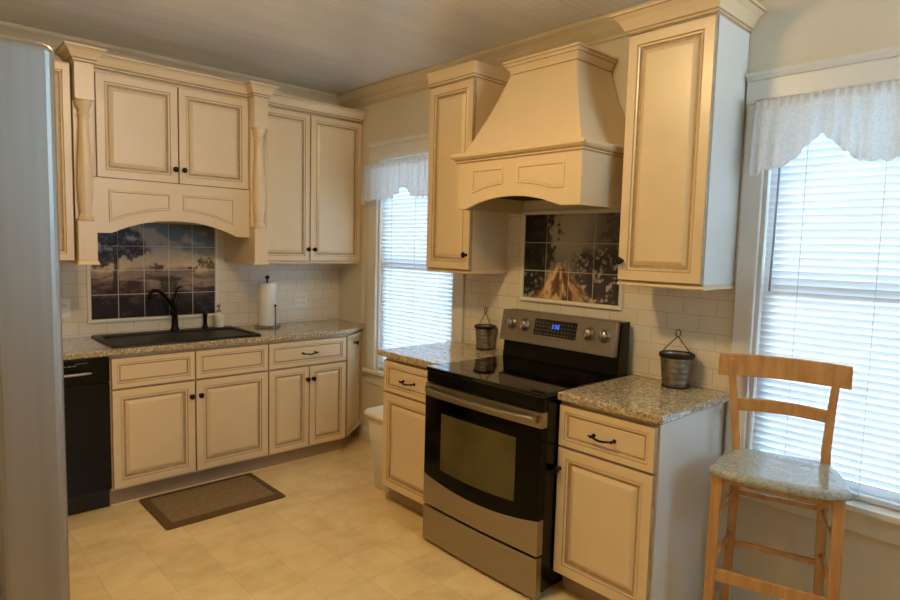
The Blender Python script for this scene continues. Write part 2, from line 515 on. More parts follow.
# baseboards
BASE = [(0, 0), (.014, 0), (.014, .085), (.010, .098), (.004, .106), (0, .108)]
mb = MB(); mb.sweep([(XW - .0005, 3.850), (XW - .0005, 2.862)], BASE, 1, 'trim'); struct(mb.build('baseboard_back'))
mb = MB(); mb.sweep([(XW - .0005, 1.068), (XW - .0005, YF)], BASE, 1, 'trim'); struct(mb.build('baseboard_right'))
mb = MB(); mb.sweep([(XL + .0005, YF), (XL + .0005, YW)], BASE, 1, 'trim'); struct(mb.build('baseboard_left'))

# ------------------------------------------------------------------ windows
def window(name, W, cw):
    y0, y1, z0, z1 = W
    root = bpy.data.objects.new(name, None); COL.objects.link(root); root.location = (XW, (y0+y1)/2, z0); struct(root)
    x0 = XW - .024; x1 = XW - .0005
    c = MB()
    c.box(x0, x1, y0 - cw, y0, z0 + .0005, z1 - .0005, 'trim'); c.box(x0, x1, y1, y1 + cw, z0 + .0005, z1 - .0005, 'trim')
    c.box(x0 - .002, x1, y0 - cw - .004, y1 + cw + .004, z1, z1 + .098, 'trim')
    c.build('casing', root, bevel=.004)
    h = MB(); h.sweep([(x1, y1 + cw + .004), (x1, y0 - cw - .004)], [(0, z1 + .098), (.028, z1 + .098), (.034, z1 + .106), (.044, z1 + .116), (.046, z1 + .126), (0, z1 + .128)], 1, 'trim'); h.build('head_cap', root)
    s = MB(); s.prism([(XW - .055, y0 - cw - .02), (x1, y0 - cw - .02), (x1, y0 + .001), (XW + .118, y0 + .001), (XW + .118, y1 - .001), (x1, y1 - .001), (x1, y1 + cw + .02), (XW - .055, y1 + cw + .02)], z0 - .026, z0 - .0003, 'trim')
    s.build('window_sill', root, bevel=.004)
    a = MB(); a.box(XW - .018, x1, y0 - cw, y1 + cw, z0 - .115, z0 - .0265, 'trim'); a.build('apron', root, bevel=.004)
    j = MB(); j.box(XW, XW + .118, y0, y0 + .015, z0, z1, 'trim'); j.box(XW, XW + .118, y1 - .015, y1, z0, z1, 'trim'); j.box(XW, XW + .118, y0 + .015, y1 - .015, z1 - .015, z1, 'trim')
    j.build('jamb', root)
    zm = (z0 + z1) / 2
    for (xa, za, zb) in ((XW + .055, z0 + .001, zm + .02), (XW + .088, zm - .02, z1 - .016)):
        f = MB(); ya, yb = y0 + .016, y1 - .016; w = .042; xb = xa + .03
        f.box(xa, xb, ya, ya + w, za, zb, 'trim'); f.box(xa, xb, yb - w, yb, za, zb, 'trim')
        f.box(xa, xb, ya + w, yb - w, za, za + w, 'trim'); f.box(xa, xb, ya + w, yb - w, zb - w, zb, 'trim')
        so = f.build('sash', root)
        g = MB(); g.box(xa + .012, xa + .016, ya + w - .002, yb - w + .002, za + w - .002, zb - w + .002, 'glass'); g.build('window_pane', so)
    return root
window('window_1', W1, .095)
window('window_2', W2, .080)

root = bpy.data.objects.new('added_fill_window', None); COL.objects.link(root); W3M = (W3[0]+W3[1])/2; root.location = (W3M, YF, W3[2]); struct(root)  # added out of view to throw daylight on surfaces facing the camera side
c = MB()
for xa, xb, za, zb in ((W3[0]-.09, W3[0], W3[2]-.02, W3[3]), (W3[1], W3[1]+.09, W3[2]-.02, W3[3]), (W3[0]-.09, W3[1]+.09, W3[3], W3[3]+.1)): c.box(xa, xb, YF + .0005, YF + .024, za, zb, 'trim')
c.build('casing', root, bevel=.004)
c = MB(); c.box(W3[0]-.11, W3[1]+.11, YF + .0005, YF + .055, W3[2]-.046, W3[2]-.021, 'trim'); c.build('window_sill', root, bevel=.004)
c = MB()
for xa, xb in ((W3[0], W3[0]+.05), (W3M-.025, W3M+.025), (W3[1]-.05, W3[1])): c.box(xa, xb, YF - .08, YF - .04, W3[2], W3[3], 'trim')
for xa, xb in ((W3[0]+.05, W3M-.025), (W3M+.025, W3[1]-.05)):
    c.box(xa, xb, YF - .08, YF - .04, W3[2], W3[2]+.05, 'trim'); c.box(xa, xb, YF - .08, YF - .04, W3[3]-.05, W3[3], 'trim')
so = c.build('sash', root)
for xa, xb in ((W3[0]+.049, W3M-.024), (W3M+.024, W3[1]-.049)):
    c = MB(); c.box(xa, xb, YF - .062, YF - .058, W3[2]+.049, W3[3]-.049, 'glass'); c.build('window_pane', so)

def blind(W, label, zbot, wand):
    y0, y1, z0, z1 = W; y0 += .020; y1 -= .020; z1 -= .018
    xc = XW + .022
    t = thing('window_blind', label, 'blind', (xc, (y0+y1)/2, zbot), 'closed white blinds in the two windows')
    h = MB(); h.box(xc - .018, xc + .018, y0, y1, z1 - .035, z1, 'slat'); h.build('head_rail', t, bevel=.003)
    s = MB(); pitch = .0285; z = z1 - .055; w = .0362; ang = math.radians(65)
    while z > zbot + .03:
        rows = []
        for i in range(5):
            u = (i / 4 - .5) * w; c = .003 * (1 - (2*(i/4) - 1) ** 2)
            dx = -u * math.cos(ang) - c * math.sin(ang); dz = u * math.sin(ang) - c * math.cos(ang)
            rows.append([(xc + dx, y0, z + dz), (xc + dx, y1, z + dz)])
        r = [s.add(q) for q in rows]
        for i in range(4): s.face((r[i][0], r[i][1], r[i+1][1], r[i+1][0]), 'slat', True)
        z -= pitch
    s.build('slats', t)
    b = MB(); b.box(xc - .014, xc + .014, y0, y1, zbot + .002, zbot + .022, 'slat'); b.build('bottom_rail', t, bevel=.004)
    for k in (.17, .5, .83):
        c = MB(); y = y0 + (y1 - y0) * k
        c.tube([(xc - .0205, y, z1 - .035), (xc - .0205, y, zbot + .02)], .0012, 'fabric_tape', 6); c.build('ladder_cord', t)
    if wand:
        c = MB(); c.tube([(xc - .030, wand, z1 - .045), (xc - .034, wand + .004, 1.905), (xc - .036, wand + .010, 1.37)], [.003, .0042, .0042], 'wand', 8)
        c.build('tilt_wand', t)
    return t
blind(W1, 'closed white slat blind in the window between the corner counter and the range', W1[2] + .004, None)
blind(W2, 'closed white slat blind with a tilt wand in the window behind the bar stool', W2[2] + .004, .934)

def valance(W, cw, label, zt, peak, low, apex):
    y0, y1 = W[0] - cw + .012, W[1] + cw - .012; yc = (y0+y1)/2; hw = (y1-y0)/2
    xr = XW - .070
    t = thing('lace_valance', label, 'valance', (xr, yc, zt), 'lace valances over the two windows')
    n = 180; m = 26
    s = MB(); rows = []
    for j in range(m + 1):
        row = []
        for i in range(n + 1):
            y = y0 + (y1 - y0) * i / n; u = abs(y - yc) / hw
            # two swags that lift to a point at the middle, tails at both ends
            d = min(abs(y - yc - a) for a in apex)
            zb = low + (peak - low) * max(0.0, 1 - d / .135) ** 1.15
            if u > .82: zb = low - .030 * (u - .82) / .18
            zb -= .011 * abs(math.sin(u * PI * 9))
            v = j / m
            z = zt + .022 + (zb - zt - .022) * v
            x = xr - .018 - .013 * math.sin(i * .42 + 1.3 * math.sin(i * .11)) * (.35 + .65 * v) - .010 * v
            if v < .12: x = xr - .0165 - .006 * math.sin(i * 1.1)
            if i == 0 or i == n: x += .004
            row.append((x, y, z))
        rows.append(row)
    s.loft(rows, 'lace', False, False, True)
    s.build('lace_panel', t, solid=.0012)
    for yy, sg in ((y0, -1), (y1, 1)):           # the tails that return to the wall
        e = MB(); rows = []
        for j in range(9):
            v = j / 8
            zb = low - .045
            rows.append([(xr - .018 - .01*v + (.052) * k / 6, yy + sg * (.002 + .006 * math.sin(k * 1.7) * v + .018 * v * (k/6)), zt + .018 + (zb - zt) * v) for k in range(7)])
        e.loft(rows, 'lace', False, False, True); e.build('side_return', t, solid=.0012)
    r = MB(); r.tube([(XW - .026, y0 + .004, zt), (xr, y0 + .004, zt), (xr, y1 - .004, zt), (XW - .026, y1 - .004, zt)], .005, 'white_plastic', 8); r.build('curtain_rod', t)
    return t
valance(W1, .095, 'scalloped white lace valance over the window left of the range', 2.085, 1.930, 1.850, (0.02,))
valance(W2, .034, 'scalloped white lace valance over the window behind the bar stool', 2.120, 1.990, 1.872, (.19, -.19))

# ------------------------------------------------------------------ backsplashes and tile pictures
mb = MB(); mb.box(.20, XW - .0015, YW - .007, YW - .0005, .9155, 1.86, 'tile_back')
tag(mb.build('tile_backsplash'), 'white subway tile backsplash on the wall behind the black sink', 'backsplash', 'subway tile backsplashes')
mb = MB(); mb.box(XW - .007, XW - .0005, 1.086, 2.752, .9155, 1.99, 'tile_right')
tag(mb.build('tile_backsplash'), 'white subway tile backsplash on the wall behind the steel range', 'backsplash', 'subway tile backsplashes')

def vnoise_factory(seed):
    rnd = random.Random(seed); T = {}
    def val(i, j):
        if (i, j) not in T: T[(i, j)] = rnd.random()
        return T[(i, j)]
    def n(x, y):
        i, j = math.floor(x), math.floor(y); fx, fy = x - i, y - j
        fx = fx*fx*(3-2*fx); fy = fy*fy*(3-2*fy)
        return (val(i,j)*(1-fx)+val(i+1,j)*fx)*(1-fy) + (val(i,j+1)*(1-fx)+val(i+1,j+1)*fx)*fy
    def fbm(x, y, o=4):
        s = 0; a = .5; t = 0
        for _ in range(o):
            s += a*n(x, y); t += a; x *= 2.03; y *= 2.03; a *= .55
        return s / t
    return fbm
def mixc(a, b, t):
    t = min(1, max(0, t)); return tuple(a[i]*(1-t)+b[i]*t for i in range(3))
def sm(a, b, x):
    t = min(1, max(0, (x-a)/(b-a))); return t*t*(3-2*t)
def C(r, g, b):             # glaze colours, picked as they look under the warm lamp
    return (min(.9, lin(r)/.70*.86), min(.9, lin(g)/.60*.80), min(.9, lin(b)/.50*.76))
def foliage(f, x, y, fr):   # broken leafy texture, 0..1
    return .55*f(x*fr, y*fr, 3) + .45*f(x*fr*2.7 + 31, y*fr*2.7 + 17, 2)
f1 = vnoise_factory(3)
def valley_view(u, v):      # u right, v up, 0..1: an evening valley with a tree on the left
    x, y = u*5, v*4
    cl = f1(x*.9 + 2, y*1.9)
    sky = mixc(C(92, 104, 112), C(158, 140, 122), sm(.44, .60, cl + .10*(1 - abs(v-.80)*4)))
    sky = mixc(C(196, 166, 126), sky, sm(.50, .74, v + (cl-.5)*.30))
    hill = mixc(C(112, 92, 80), C(150, 126, 100), f1(x*2+9, y*4))
    c = mixc(hill, sky, sm(.47, .53, v + (f1(x*1.4, 3)-.5)*.14))
    me = f1(x*1.3+4, y*6)
    mead = mixc(C(62, 48, 38), C(150, 124, 100), sm(.36, .66, me))
    mead = mixc(mead, C(150, 128, 84), sm(.52, .66, f1(x*1.1+14, y*4+2)) * sm(.45, .1, u))
    mead = mixc(mead, C(122, 78, 60), sm(.50, .66, foliage(f1, x+3, y*1.5+20, 2.6)) * sm(.70, .25, u) * .85)
    c = mixc(mead, c, sm(.42, .48, v + (f1(x*1.6+3, 8)-.5)*.08))
    d = mixc(C(18, 13, 12), C(48, 34, 32), foliage(f1, x, y+7, 2.4))
    c = mixc(d, c, sm(.16, .36, v + (f1(x*1.2+1, y*2)-.5)*.30))
    fl = foliage(f1, x+2, y+11, 4.0)
    if v < .36 and u > .55: c = mixc(c, C(66, 54, 74), sm(.54, .64, fl) * sm(.55, .8, u) * .7)
    elif v < .32: c = mixc(c, C(96, 62, 56), sm(.58, .68, fl) * .6)
    # the tall tree on the left
    den = max(1 - math.hypot((u-.16)/.22, (v-.86)/.17), 1 - math.hypot((u-.27)/.17, (v-.70)/.14), 1 - math.hypot((u-.10)/.16, (v-.62)/.12))
    lf = foliage(f1, x*1.1, y*1.1+30, 2.2)
    t = sm(.30, .50, den*.55 + (lf - .5)*1.5 + .28)
    leaf = mixc(C(34, 26, 26), C(112, 88, 76), sm(.45, .75, foliage(f1, x+50, y, 4.2)))
    if den > -.25: c = mixc(c, leaf, t * sm(-.25, .12, den))
    if abs(u - .185 - (v-.5)*.05) < .012 + .012*(1-v) and .30 < v < .66: c = mixc(c, C(30, 22, 20), .85)
    # rounder bushes along the far bank
    for bu, bv, bw, bh, k in ((.93, .57, .16, .13, 1), (.50, .53, .09, .06, 0), (.60, .33, .13, .12, 0), (.80, .50, .07, .04, 1)):
        den = 1 - math.hypot((u-bu)/bw, (v-bv)/bh)
        if den > -.2:
            t = sm(.34, .52, den*.6 + (foliage(f1, x+40, y, 2.8)-.5)*1.4 + .22) * sm(-.2, .1, den)
            c = mixc(c, mixc(C(48, 38, 30), C(124, 104, 66) if k else C(84, 66, 52), sm(.4, .7, foliage(f1, x+3, y, 4.5))), t*.92)
    return c
f2 = vnoise_factory(11)
def lane_view(u, v):        # a sunlit lane through a dark misty wood
    def C(r, g, b): return (min(.9, lin(r)/.68*1.25), min(.9, lin(g)/.58*1.25), min(.9, lin(b)/.40*1.25))
    x, y = u*4, v*3
    mist = mixc(C(84, 74, 60), C(140, 124, 98), sm(.15, .9, 1 - abs(u-.5)*2 + (f2(x, y)-.5)*.4))
    c = mixc(mist, C(70, 60, 48), sm(.62, .40, v)*.5)
    # trees closing in from both sides
    lf = foliage(f2, x, y, 2.4)
    dl = sm(.62, .10, u + (v-.7)*-.10)
    t = sm(.40, .56, dl*.85 + (lf-.5)*1.3)
    c = mixc(c, mixc(C(18, 14, 13), C(66, 52, 42), sm(.45, .75, foliage(f2, x+9, y, 4.4))), t)
    for tx in (.06, .15, .235):
        if abs(u - tx - (v-.5)*.03) < .010 and .22 < v < .78: c = mixc(c, C(16, 12, 11), .8)
    dr = sm(.50, 1.0, u + (f2(x*1.5+8, y*1.5)-.5)*.2)
    t = sm(.42, .60, dr*.8 + (foliage(f2, x+20, y, 2.3)-.5)*1.2) * (.60 if v > .62 else .8)
    c = mixc(c, mixc(C(40, 32, 28), C(112, 94, 76), sm(.4, .75, foliage(f2, x+33, y, 4.4))), t)
    # hedges full of pale blossom on the right and at the foot on the left
    hb = sm(.42, .66, u + (.42-v)*.42 + (f2(x*2+7, y*2+3)-.5)*.25) * sm(.66, .50, v + (f2(x*2, 4)-.5)*.15)
    fl = mixc(C(16, 14, 14), C(62, 52, 46), foliage(f2, x, y+3, 3.4))
    fl = mixc(fl, C(172, 152, 130), sm(.56, .66, foliage(f2, x+5, y+8, 4.2)) * .75)
    c = mixc(c, fl, hb*.92)
    lb = sm(.26, .10, u + (f2(x*3, y*3+5)-.5)*.12) * sm(.42, .30, v)
    c = mixc(c, mixc(C(20, 16, 15), C(150, 132, 112), sm(.52, .66, foliage(f2, x+1, y+4, 4.0)) * .7), lb*.9)
    # the lane itself
    if v < .44:
        ctr = .40 + (.40-v)*.12; wd = .05 + (.42-v)*.80
        e = 1 - abs(u - ctr)/wd + (f2(x*2.4, y*2.4+2)-.5)*.6
        rut = f2((u - .42)/(.50 - v)*9 + 20, v*7, 3)
        road = mixc(C(78, 52, 30), C(176, 138, 88), sm(.36, .66, rut))
        road = mixc(road, C(120, 76, 40), sm(.55, .66, f2(x*3+9, y*4)) * .6)
        c = mixc(c, road, sm(.0, .45, e) * sm(.44, .36, v))
    c = mixc(c, C(190, 160, 118), sm(.60, .70, foliage(f2, x+70, y+2, 4.6)) * sm(.50, .42, v) * sm(.34, .40, v) * sm(.2, .3, u) * sm(.72, .6, u) * .6)
    return c

def tile_picture(name, label, fr, nx, ny, tw, fn, group):
    W, H = nx*tw, ny*tw
    t = thing(name, label, 'tile picture', tuple(fr.p(W/2, 0, 0)), group)
    b = MB(); a = [fr.p(-.002, -.002, 0), fr.p(W+.002, -.002, 0), fr.p(W+.002, H+.002, 0), fr.p(-.002, H+.002, 0)]
    b.loft([a, [p + fr.n*.004 for p in a]], 'grout', True, True, False); b.build('grout_bed', t)
    s = MB(); s.cols = []; N = 26; g = .0023
    for i in range(nx):
        for j in range(ny):
            grid = []
            for jj in range(N+1):
                for ii in range(N+1):
                    aa = i*tw + g + (tw-2*g)*ii/N; bb = j*tw + g + (tw-2*g)*jj/N
                    ed = min(ii, N-ii, jj, N-jj)
                    grid.append(fr.p(aa, bb, .0078 if ed > 0 else .0066))
                    s.cols.append(fn(aa/W, bb/H))
            k = s.add(grid)
            for jj in range(N):
                for ii in range(N):
                    q = jj*(N+1)+ii
                    s.face((k[q], k[q+1], k[q+N+2], k[q+N+1]), 'picture', True)
    s.build('picture_tiles', t)
    # pencil-tile border round the picture
    f = MB(); w = .020
    prof = [(0, 0), (0, .010), (.004, .0135), (.016, .0135), (.020, .010), (.020, 0)]
    R = []
    for o, d in prof:
        R.append([fr.p(-o-.002, -o-.002, d), fr.p(W+o+.002, -o-.002, d), fr.p(W+o+.002, H+o+.002, d), fr.p(-o-.002, H+o+.002, d)])
    f.loft(R, 'ceramic', False, True, False)
    f.build('border', t)
    return t
tile_picture('tile_mural', 'twenty-tile landscape mural of a tree and valley behind the black sink', Fr((.920, YW - .0072, 1.016), (1, 0, 0)), 5, 4, .1530, valley_view, 'painted tile murals')
tile_picture('tile_mural', 'twelve-tile landscape mural of a sunlit lane above the range', Fr((XW - .0072, 2.270, 1.246), (0, -1, 0)), 4, 3, .1555, lane_view, 'painted tile murals')

# ------------------------------------------------------------------ countertops
def slab(name, cells, z0, z1, label, group='granite countertops'):
    s = MB(); key = {}
    def vid(p, z):
        k = (round(p[0], 4), round(p[1], 4), z)
        if k not in key: key[k] = s.add([(p[0], p[1], z)])[0]
        return key[k]
    edges = {}
    for c in cells:
        s.face([vid(p, z1) for p in c], 'granite'); s.face([vid(p, z0) for p in reversed(c)], 'granite')
        for i in range(len(c)):
            a, b = c[i], c[(i+1) % len(c)]
            ka, kb = (round(a[0],4), round(a[1],4)), (round(b[0],4), round(b[1],4))
            edges[(ka, kb)] = (a, b)
    for (ka, kb), (a, b) in edges.items():
        if (kb, ka) not in edges:
            s.face([vid(a, z0), vid(b, z0), vid(b, z1), vid(a, z1)], 'granite')
    o = s.build(name, None, bevel=.006, seg=3)
    return tag(o, label, 'countertop', group)
ZT, ZB = .914, .880
yf, yb = 3.652, YW - .001
x0, x1, x2, x3, x4 = .245, .930, 1.755, 2.418, XW - .0008
h0, h1 = 3.735, 4.165
slab('countertop', [
    [(x0, yf), (x1, yf), (x1, h0), (x1, h1), (x1, yb), (x0, yb)],
    [(x1, yf), (x2, yf), (x2, h0), (x1, h0)], [(x1, h1), (x2, h1), (x2, yb), (x1, yb)],
    [(x2, yf), (x3, yf), (x4, 3.862), (x4, yb), (x2, yb), (x2, h1), (x2, h0)]], ZB, ZT,
    'long speckled granite countertop holding the black sink, with a clipped corner')
slab('countertop', [[(2.086, 2.306), (XW - .008, 2.306), (XW - .008, 2.850), (2.086, 2.850)]], ZB, ZT, 'short speckled granite countertop between the left window and the range')
slab('countertop', [[(2.086, 1.072), (XW - .008, 1.072), (XW - .008, 1.5545), (2.086, 1.5545)]], ZB, ZT, 'speckled granite countertop between the range and the bar stool')

# ------------------------------------------------------------------ base cabinets on the sink wall
YD = 3.695                    # back of the doors
frS = Fr((0, YD, 0), (1, 0, 0))
t = thing('sink_base_cabinet', 'cream base cabinet with two doors under the black sink', 'cabinet', (1.35, 3.96, 0), 'cream base cabinets')
c = MB(); a, b = .884, 1.8145
c.box(a, a + .018, YD + .001, YW - .002, .106, .878, 'paint'); c.box(b - .018, b, YD + .001, YW - .002, .106, .878, 'paint')
c.box(a + .018, b - .018, YD + .001, YW - .002, .106, .124, 'paint'); c.box(a + .018, b - .018, YW - .014, YW - .002, .124, .878, 'paint')
c.box(a + .018, b - .018, YD + .001, YD + .02, .860, .878, 'paint'); c.box(a + .018, b - .018, YD + .001, YD + .02, .672, .694, 'paint')
c.box(1.328, 1.362, YD + .001, YD + .02, .124, .672, 'paint'); c.box(1.328, 1.362, YD + .001, YD + .02, .694, .860, 'paint')
c.build('carcass', t)
door('false_drawer_front', t, frS, .891, 1.3425, .6875, .860, DRAWER)
door('false_drawer_front', t, frS, 1.3475, 1.8125, .6875, .860, DRAWER)
door('door', t, frS, .891, 1.3425, .118, .6805, DOOR, knob=(1.318, .588))
door('door', t, frS, 1.3475, 1.8125, .118, .6805, DOOR, knob=(1.372, .588))
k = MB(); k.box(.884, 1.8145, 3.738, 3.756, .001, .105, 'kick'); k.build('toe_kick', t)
k = MB(); k.box(.884, 1.8145, 3.7285, 3.7375, .001, .014, 'paint'); k.build('shoe_moulding', t, bevel=.003)

t = thing('corner_base_cabinet', 'cream base cabinet with one drawer over two doors right of the sink', 'cabinet', (2.12, 3.96, 0), 'cream base cabinets')
c = MB(); c.box(1.8155, 2.4140, YD + .001, YW - .002, .106, .878, 'paint'); c.build('carcass', t)
door('drawer', t, frS, 1.8175, 2.4130, .6875, .860, DRAWER, pull=(2.117, .772, .048))
door('door', t, frS, 1.8175, 2.1135, .118, .6805, NARROW, knob=(2.096, .592))
door('door', t, frS, 2.1175, 2.4130, .118, .6805, NARROW, knob=(2.140, .592))
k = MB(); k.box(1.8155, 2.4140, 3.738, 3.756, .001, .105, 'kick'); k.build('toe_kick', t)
k = MB(); k.box(1.8155, 2.4140, 3.7285, 3.7375, .001, .014, 'paint'); k.build('shoe_moulding', t, bevel=.003)

t = thing('angled_end_cabinet', 'narrow angled cream cabinet at the clipped counter corner by the window', 'cabinet', (2.56, 4.0, 0), 'cream base cabinets')
c = MB(); c.prism([(2.4155, 3.700), (2.6965, 3.914), (2.6965, YW - .002), (2.4155, YW - .002)], .106, .878, 'paint'); c.build('carcass', t)
frD = Fr((2.4165, 3.6975, 0), (.2810, .2140, 0))
door('door', t, frD, .006, .338, .118, .860, TINY, knob=(.155, .792))
k = MB(); k.prism([(2.4155, 3.760), (2.6965, 3.974), (2.6965, 4.05), (2.4155, 4.05)], .001, .105, 'kick'); k.build('toe_kick', t)

# dishwasher
t = thing('dishwasher', 'black dishwasher with a silver handle left of the sink cabinet', 'dishwasher', (.56, 3.95, 0))
c = MB(); c.box(.262, .880, 3.712, YW - .01, .106, .874, 'matte_black'); c.build('body', t)
c = MB(); c.box(.264, .881, 3.672, 3.711, .128, .730, 'black'); d = c.build('door', t, bevel=.004)
c = MB(); c.box(.264, .881, 3.668, 3.711, .734, .872, 'black'); p = c.build('control_panel', t, bevel=.005)
c = MB(); c.tube([(.300, 3.668, .797), (.300, 3.650, .797), (.320, 3.645, .797), (.765, 3.645, .797), (.785, 3.650, .797), (.785, 3.668, .797)], .0085, 'chrome', 12); c.build('handle', p)
c = MB()
for i in range(4): c.box(.640 + i*.022, .655 + i*.022, 3.6672, 3.668, .838, .842, 'wand')
c.box(.716, .775, 3.6672, 3.668, .850, .8525, 'wand'); c.build('control_markings', p)
c = MB(); c.box(.264, .881, 3.745, 3.765, .004, .105, 'matte_black'); c.build('kick_plate', t)

# ------------------------------------------------------------------ sink and the things round it
t = thing('kitchen_sink', 'black drop-in sink set into the long granite countertop', 'sink', (1.34, 3.95, ZT))
s = MB()
def rect(x0, x1, y0, y1, z, r=.03, n=5):
    pts = []
    for cx, cy, a0 in ((x1-r, y1-r, 0), (x0+r, y1-r, 90), (x0+r, y0+r, 180), (x1-r, y0+r, 270)):
        for i in range(n+1):
            a = math.radians(a0 + 90*i/n); pts.append((cx + r*math.cos(a), cy + r*math.sin(a), z))
    return pts
s.loft([rect(.905, 1.785, 3.690, 4.205, .9145, .03), rect(.905, 1.785, 3.690, 4.205, .921, .03), rect(.909, 1.781, 3.694, 4.201, .926, .03),
        rect(.935, 1.755, 3.722, 4.100, .9265, .045), rect(.942, 1.748, 3.729, 4.093, .920, .045), rect(.955, 1.735, 3.745, 4.080, .74, .06), rect(.99, 1.70, 3.78, 4.045, .722, .08)], 'matte_black', True, True, True)
s.build('basin', t)
s = MB(); s.lathe((1.345, 3.91, .7225), (0, 0, 1), [(.045, 0), (.045, .003), (.030, .0035), (.028, .001)], 'chrome', 20); s.build('drain', t)

zd = .9262
t = thing('kitchen_faucet', 'dark bronze gooseneck faucet with a side lever on the sink deck', 'faucet', (1.392, 4.158, zd))
f = MB(); f.lathe((1.392, 4.158, zd), (0, 0, 1), [(.030, 0), (.030, .006), (.025, .012), (.021, .03), (.019, .09), (.020, .13), (.017, .145), (.019, .152), (.017, .20), (.012, .213), (.002, .218)], 'bronze', 24); f.build('body', t)
f = MB(); f.tube([(1.389, 4.15, zd + .13), (1.335, 4.11, zd + .205), (1.290, 4.080, zd + .255), (1.255, 4.055, zd + .276), (1.222, 4.035, zd + .276), (1.200, 4.022, zd + .255), (1.194, 4.018, zd + .220)], [.015, .0135, .0125, .012, .012, .012, .0145], 'bronze', 14); f.build('spout', t)
f = MB(); f.tube([(1.392, 4.158, zd + .205), (1.398, 4.160, zd + .240), (1.412, 4.162, zd + .275), (1.440, 4.162, zd + .292)], [.010, .008, .008, .006], 'bronze', 10); f.build('lever', t)
t = thing('side_sprayer', 'dark bronze side sprayer on the sink deck right of the faucet', 'sprayer', (1.590, 4.158, zd))
f = MB(); f.lathe((1.590, 4.158, zd), (0, 0, 1), [(.023, 0), (.023, .005), (.016, .014), (.015, .03)], 'bronze', 20); f.build('base', t)
f = MB(); f.lathe((1.590, 4.158, zd + .0305), (0, 0, 1), [(.013, 0), (.013, .04), (.016, .06), (.018, .078), (.013, .088), (.002, .090)], 'bronze', 20); f.tube([(1.590, 4.15, zd + .105), (1.586, 4.125, zd + .112)], [.013, .009], 'bronze', 12); f.build('spray_head', t)
t = thing('soap_dispenser', 'white soap bottle with a metal pump beside the sink sprayer', 'soap dispenser', (1.690, 4.165, zd))
f = MB(); f.lathe((1.690, 4.165, zd), (0, 0, 1), [(.030, 0), (.034, .006), (.034, .080), (.030, .092), (.015, .100), (.014, .104)], 'ceramic', 24); f.build('bottle', t)
f = MB(); f.lathe((1.690, 4.165, zd + .1045), (0, 0, 1), [(.015, 0), (.015, .012), (.006, .014), (.005, .040), (.010, .043), (.010, .052), (.002, .054)], 'chrome', 16); f.tube([(1.690, 4.165, zd + .152), (1.672, 4.145, zd + .152), (1.664, 4.136, zd + .146)], .0045, 'chrome', 8); f.build('pump', t)

t = thing('paper_towel_holder', 'metal paper towel stand with a tall arm on the granite by the sink', 'paper towel holder', (1.998, 4.05, ZT))
px, py = 1.998, 4.065
f = MB(); f.lathe((px, py, ZT + .0008), (0, 0, 1), [(.090, 0), (.090, .010), (.084, .014), (.02, .0145)], 'zinc', 32); f.build('base', t)
f = MB(); f.tube([(px, py, ZT + .014), (px, py, ZT + .345)], .006, 'bronze', 10); f.lathe((px, py, ZT + .345), (0, 0, 1), [(.006, 0), (.014, .004), (.017, .014), (.013, .024), (.002, .028)], 'bronze', 16); f.build('post', t)
f = MB(); f.tube([(px + .020, py - .082, ZT + .012), (px + .020, py - .086, ZT + .05), (px + .020, py - .083, ZT + .155)], [.006, .0055, .0055], 'zinc', 10); f.lathe((px + .020, py - .083, ZT + .155), (0, 0, 1), [(.0055, 0), (.009, .003), (.009, .012), (.002, .015)], 'bronze', 12); f.build('tension_arm', t)
t = thing('paper_towel_roll', 'white paper towel roll upright on the stand right of the sink', 'paper towels', (px, py, ZT + .016))
f = MB(); n = 40
rings = []
for r, h in ((.021, 0), (.064, 0), (.066, .003), (.066, .301), (.064, .304), (.021, .304), (.021, 0)):
    rings.append([(px + r*math.cos(2*PI*k/n), py + r*math.sin(2*PI*k/n), ZT + .0155 + h) for k in range(n)])
f.loft(rings, 'paper', False); f.build('paper_roll', t)
f = MB(); rings = []
for r, h in ((.0155, 0), (.0205, 0), (.0205, .306), (.0155, .306), (.0155, 0)):
    rings.append([(px + r*math.cos(2*PI*k/n), py + r*math.sin(2*PI*k/n), ZT + .0152 + h) for k in range(n)])
f.loft(rings, 'rug', False); f.build('cardboard_core', t)

def outlet(x, z, kind, label, w=.07):
    y = YW - .0075
    t = thing('wall_outlet', label, 'outlet', (x, y, z), 'outlet plates on the sink backsplash')
    c = MB(); c.box(x - w/2, x + w/2, y - .006, y, z - .057, z + .057, 'white_plastic'); c.build('plate', t, bevel=.004)
    n = 2 if w > .1 else 1
    for k in range(n):
        xx = x + (k - (n-1)/2) * .046
        for dz in (-.020, .020):
            c = MB(); c.box(xx - .016, xx + .016, y - .0085, y - .0062, z + dz - .013, z + dz + .013, 'ceramic')
            for sx in (-.006, .006): c.box(xx + sx - .001, xx + sx + .001, y - .0088, y - .0084, z + dz - .004, z + dz + .005, 'gap')
            c.build('socket', t)
    return t
outlet(2.352, 1.085, 0, 'white double outlet plate on the tile right of the paper towels', .115)
outlet(.775, 1.092, 0, 'white outlet plate on the tile left of the sink mural')

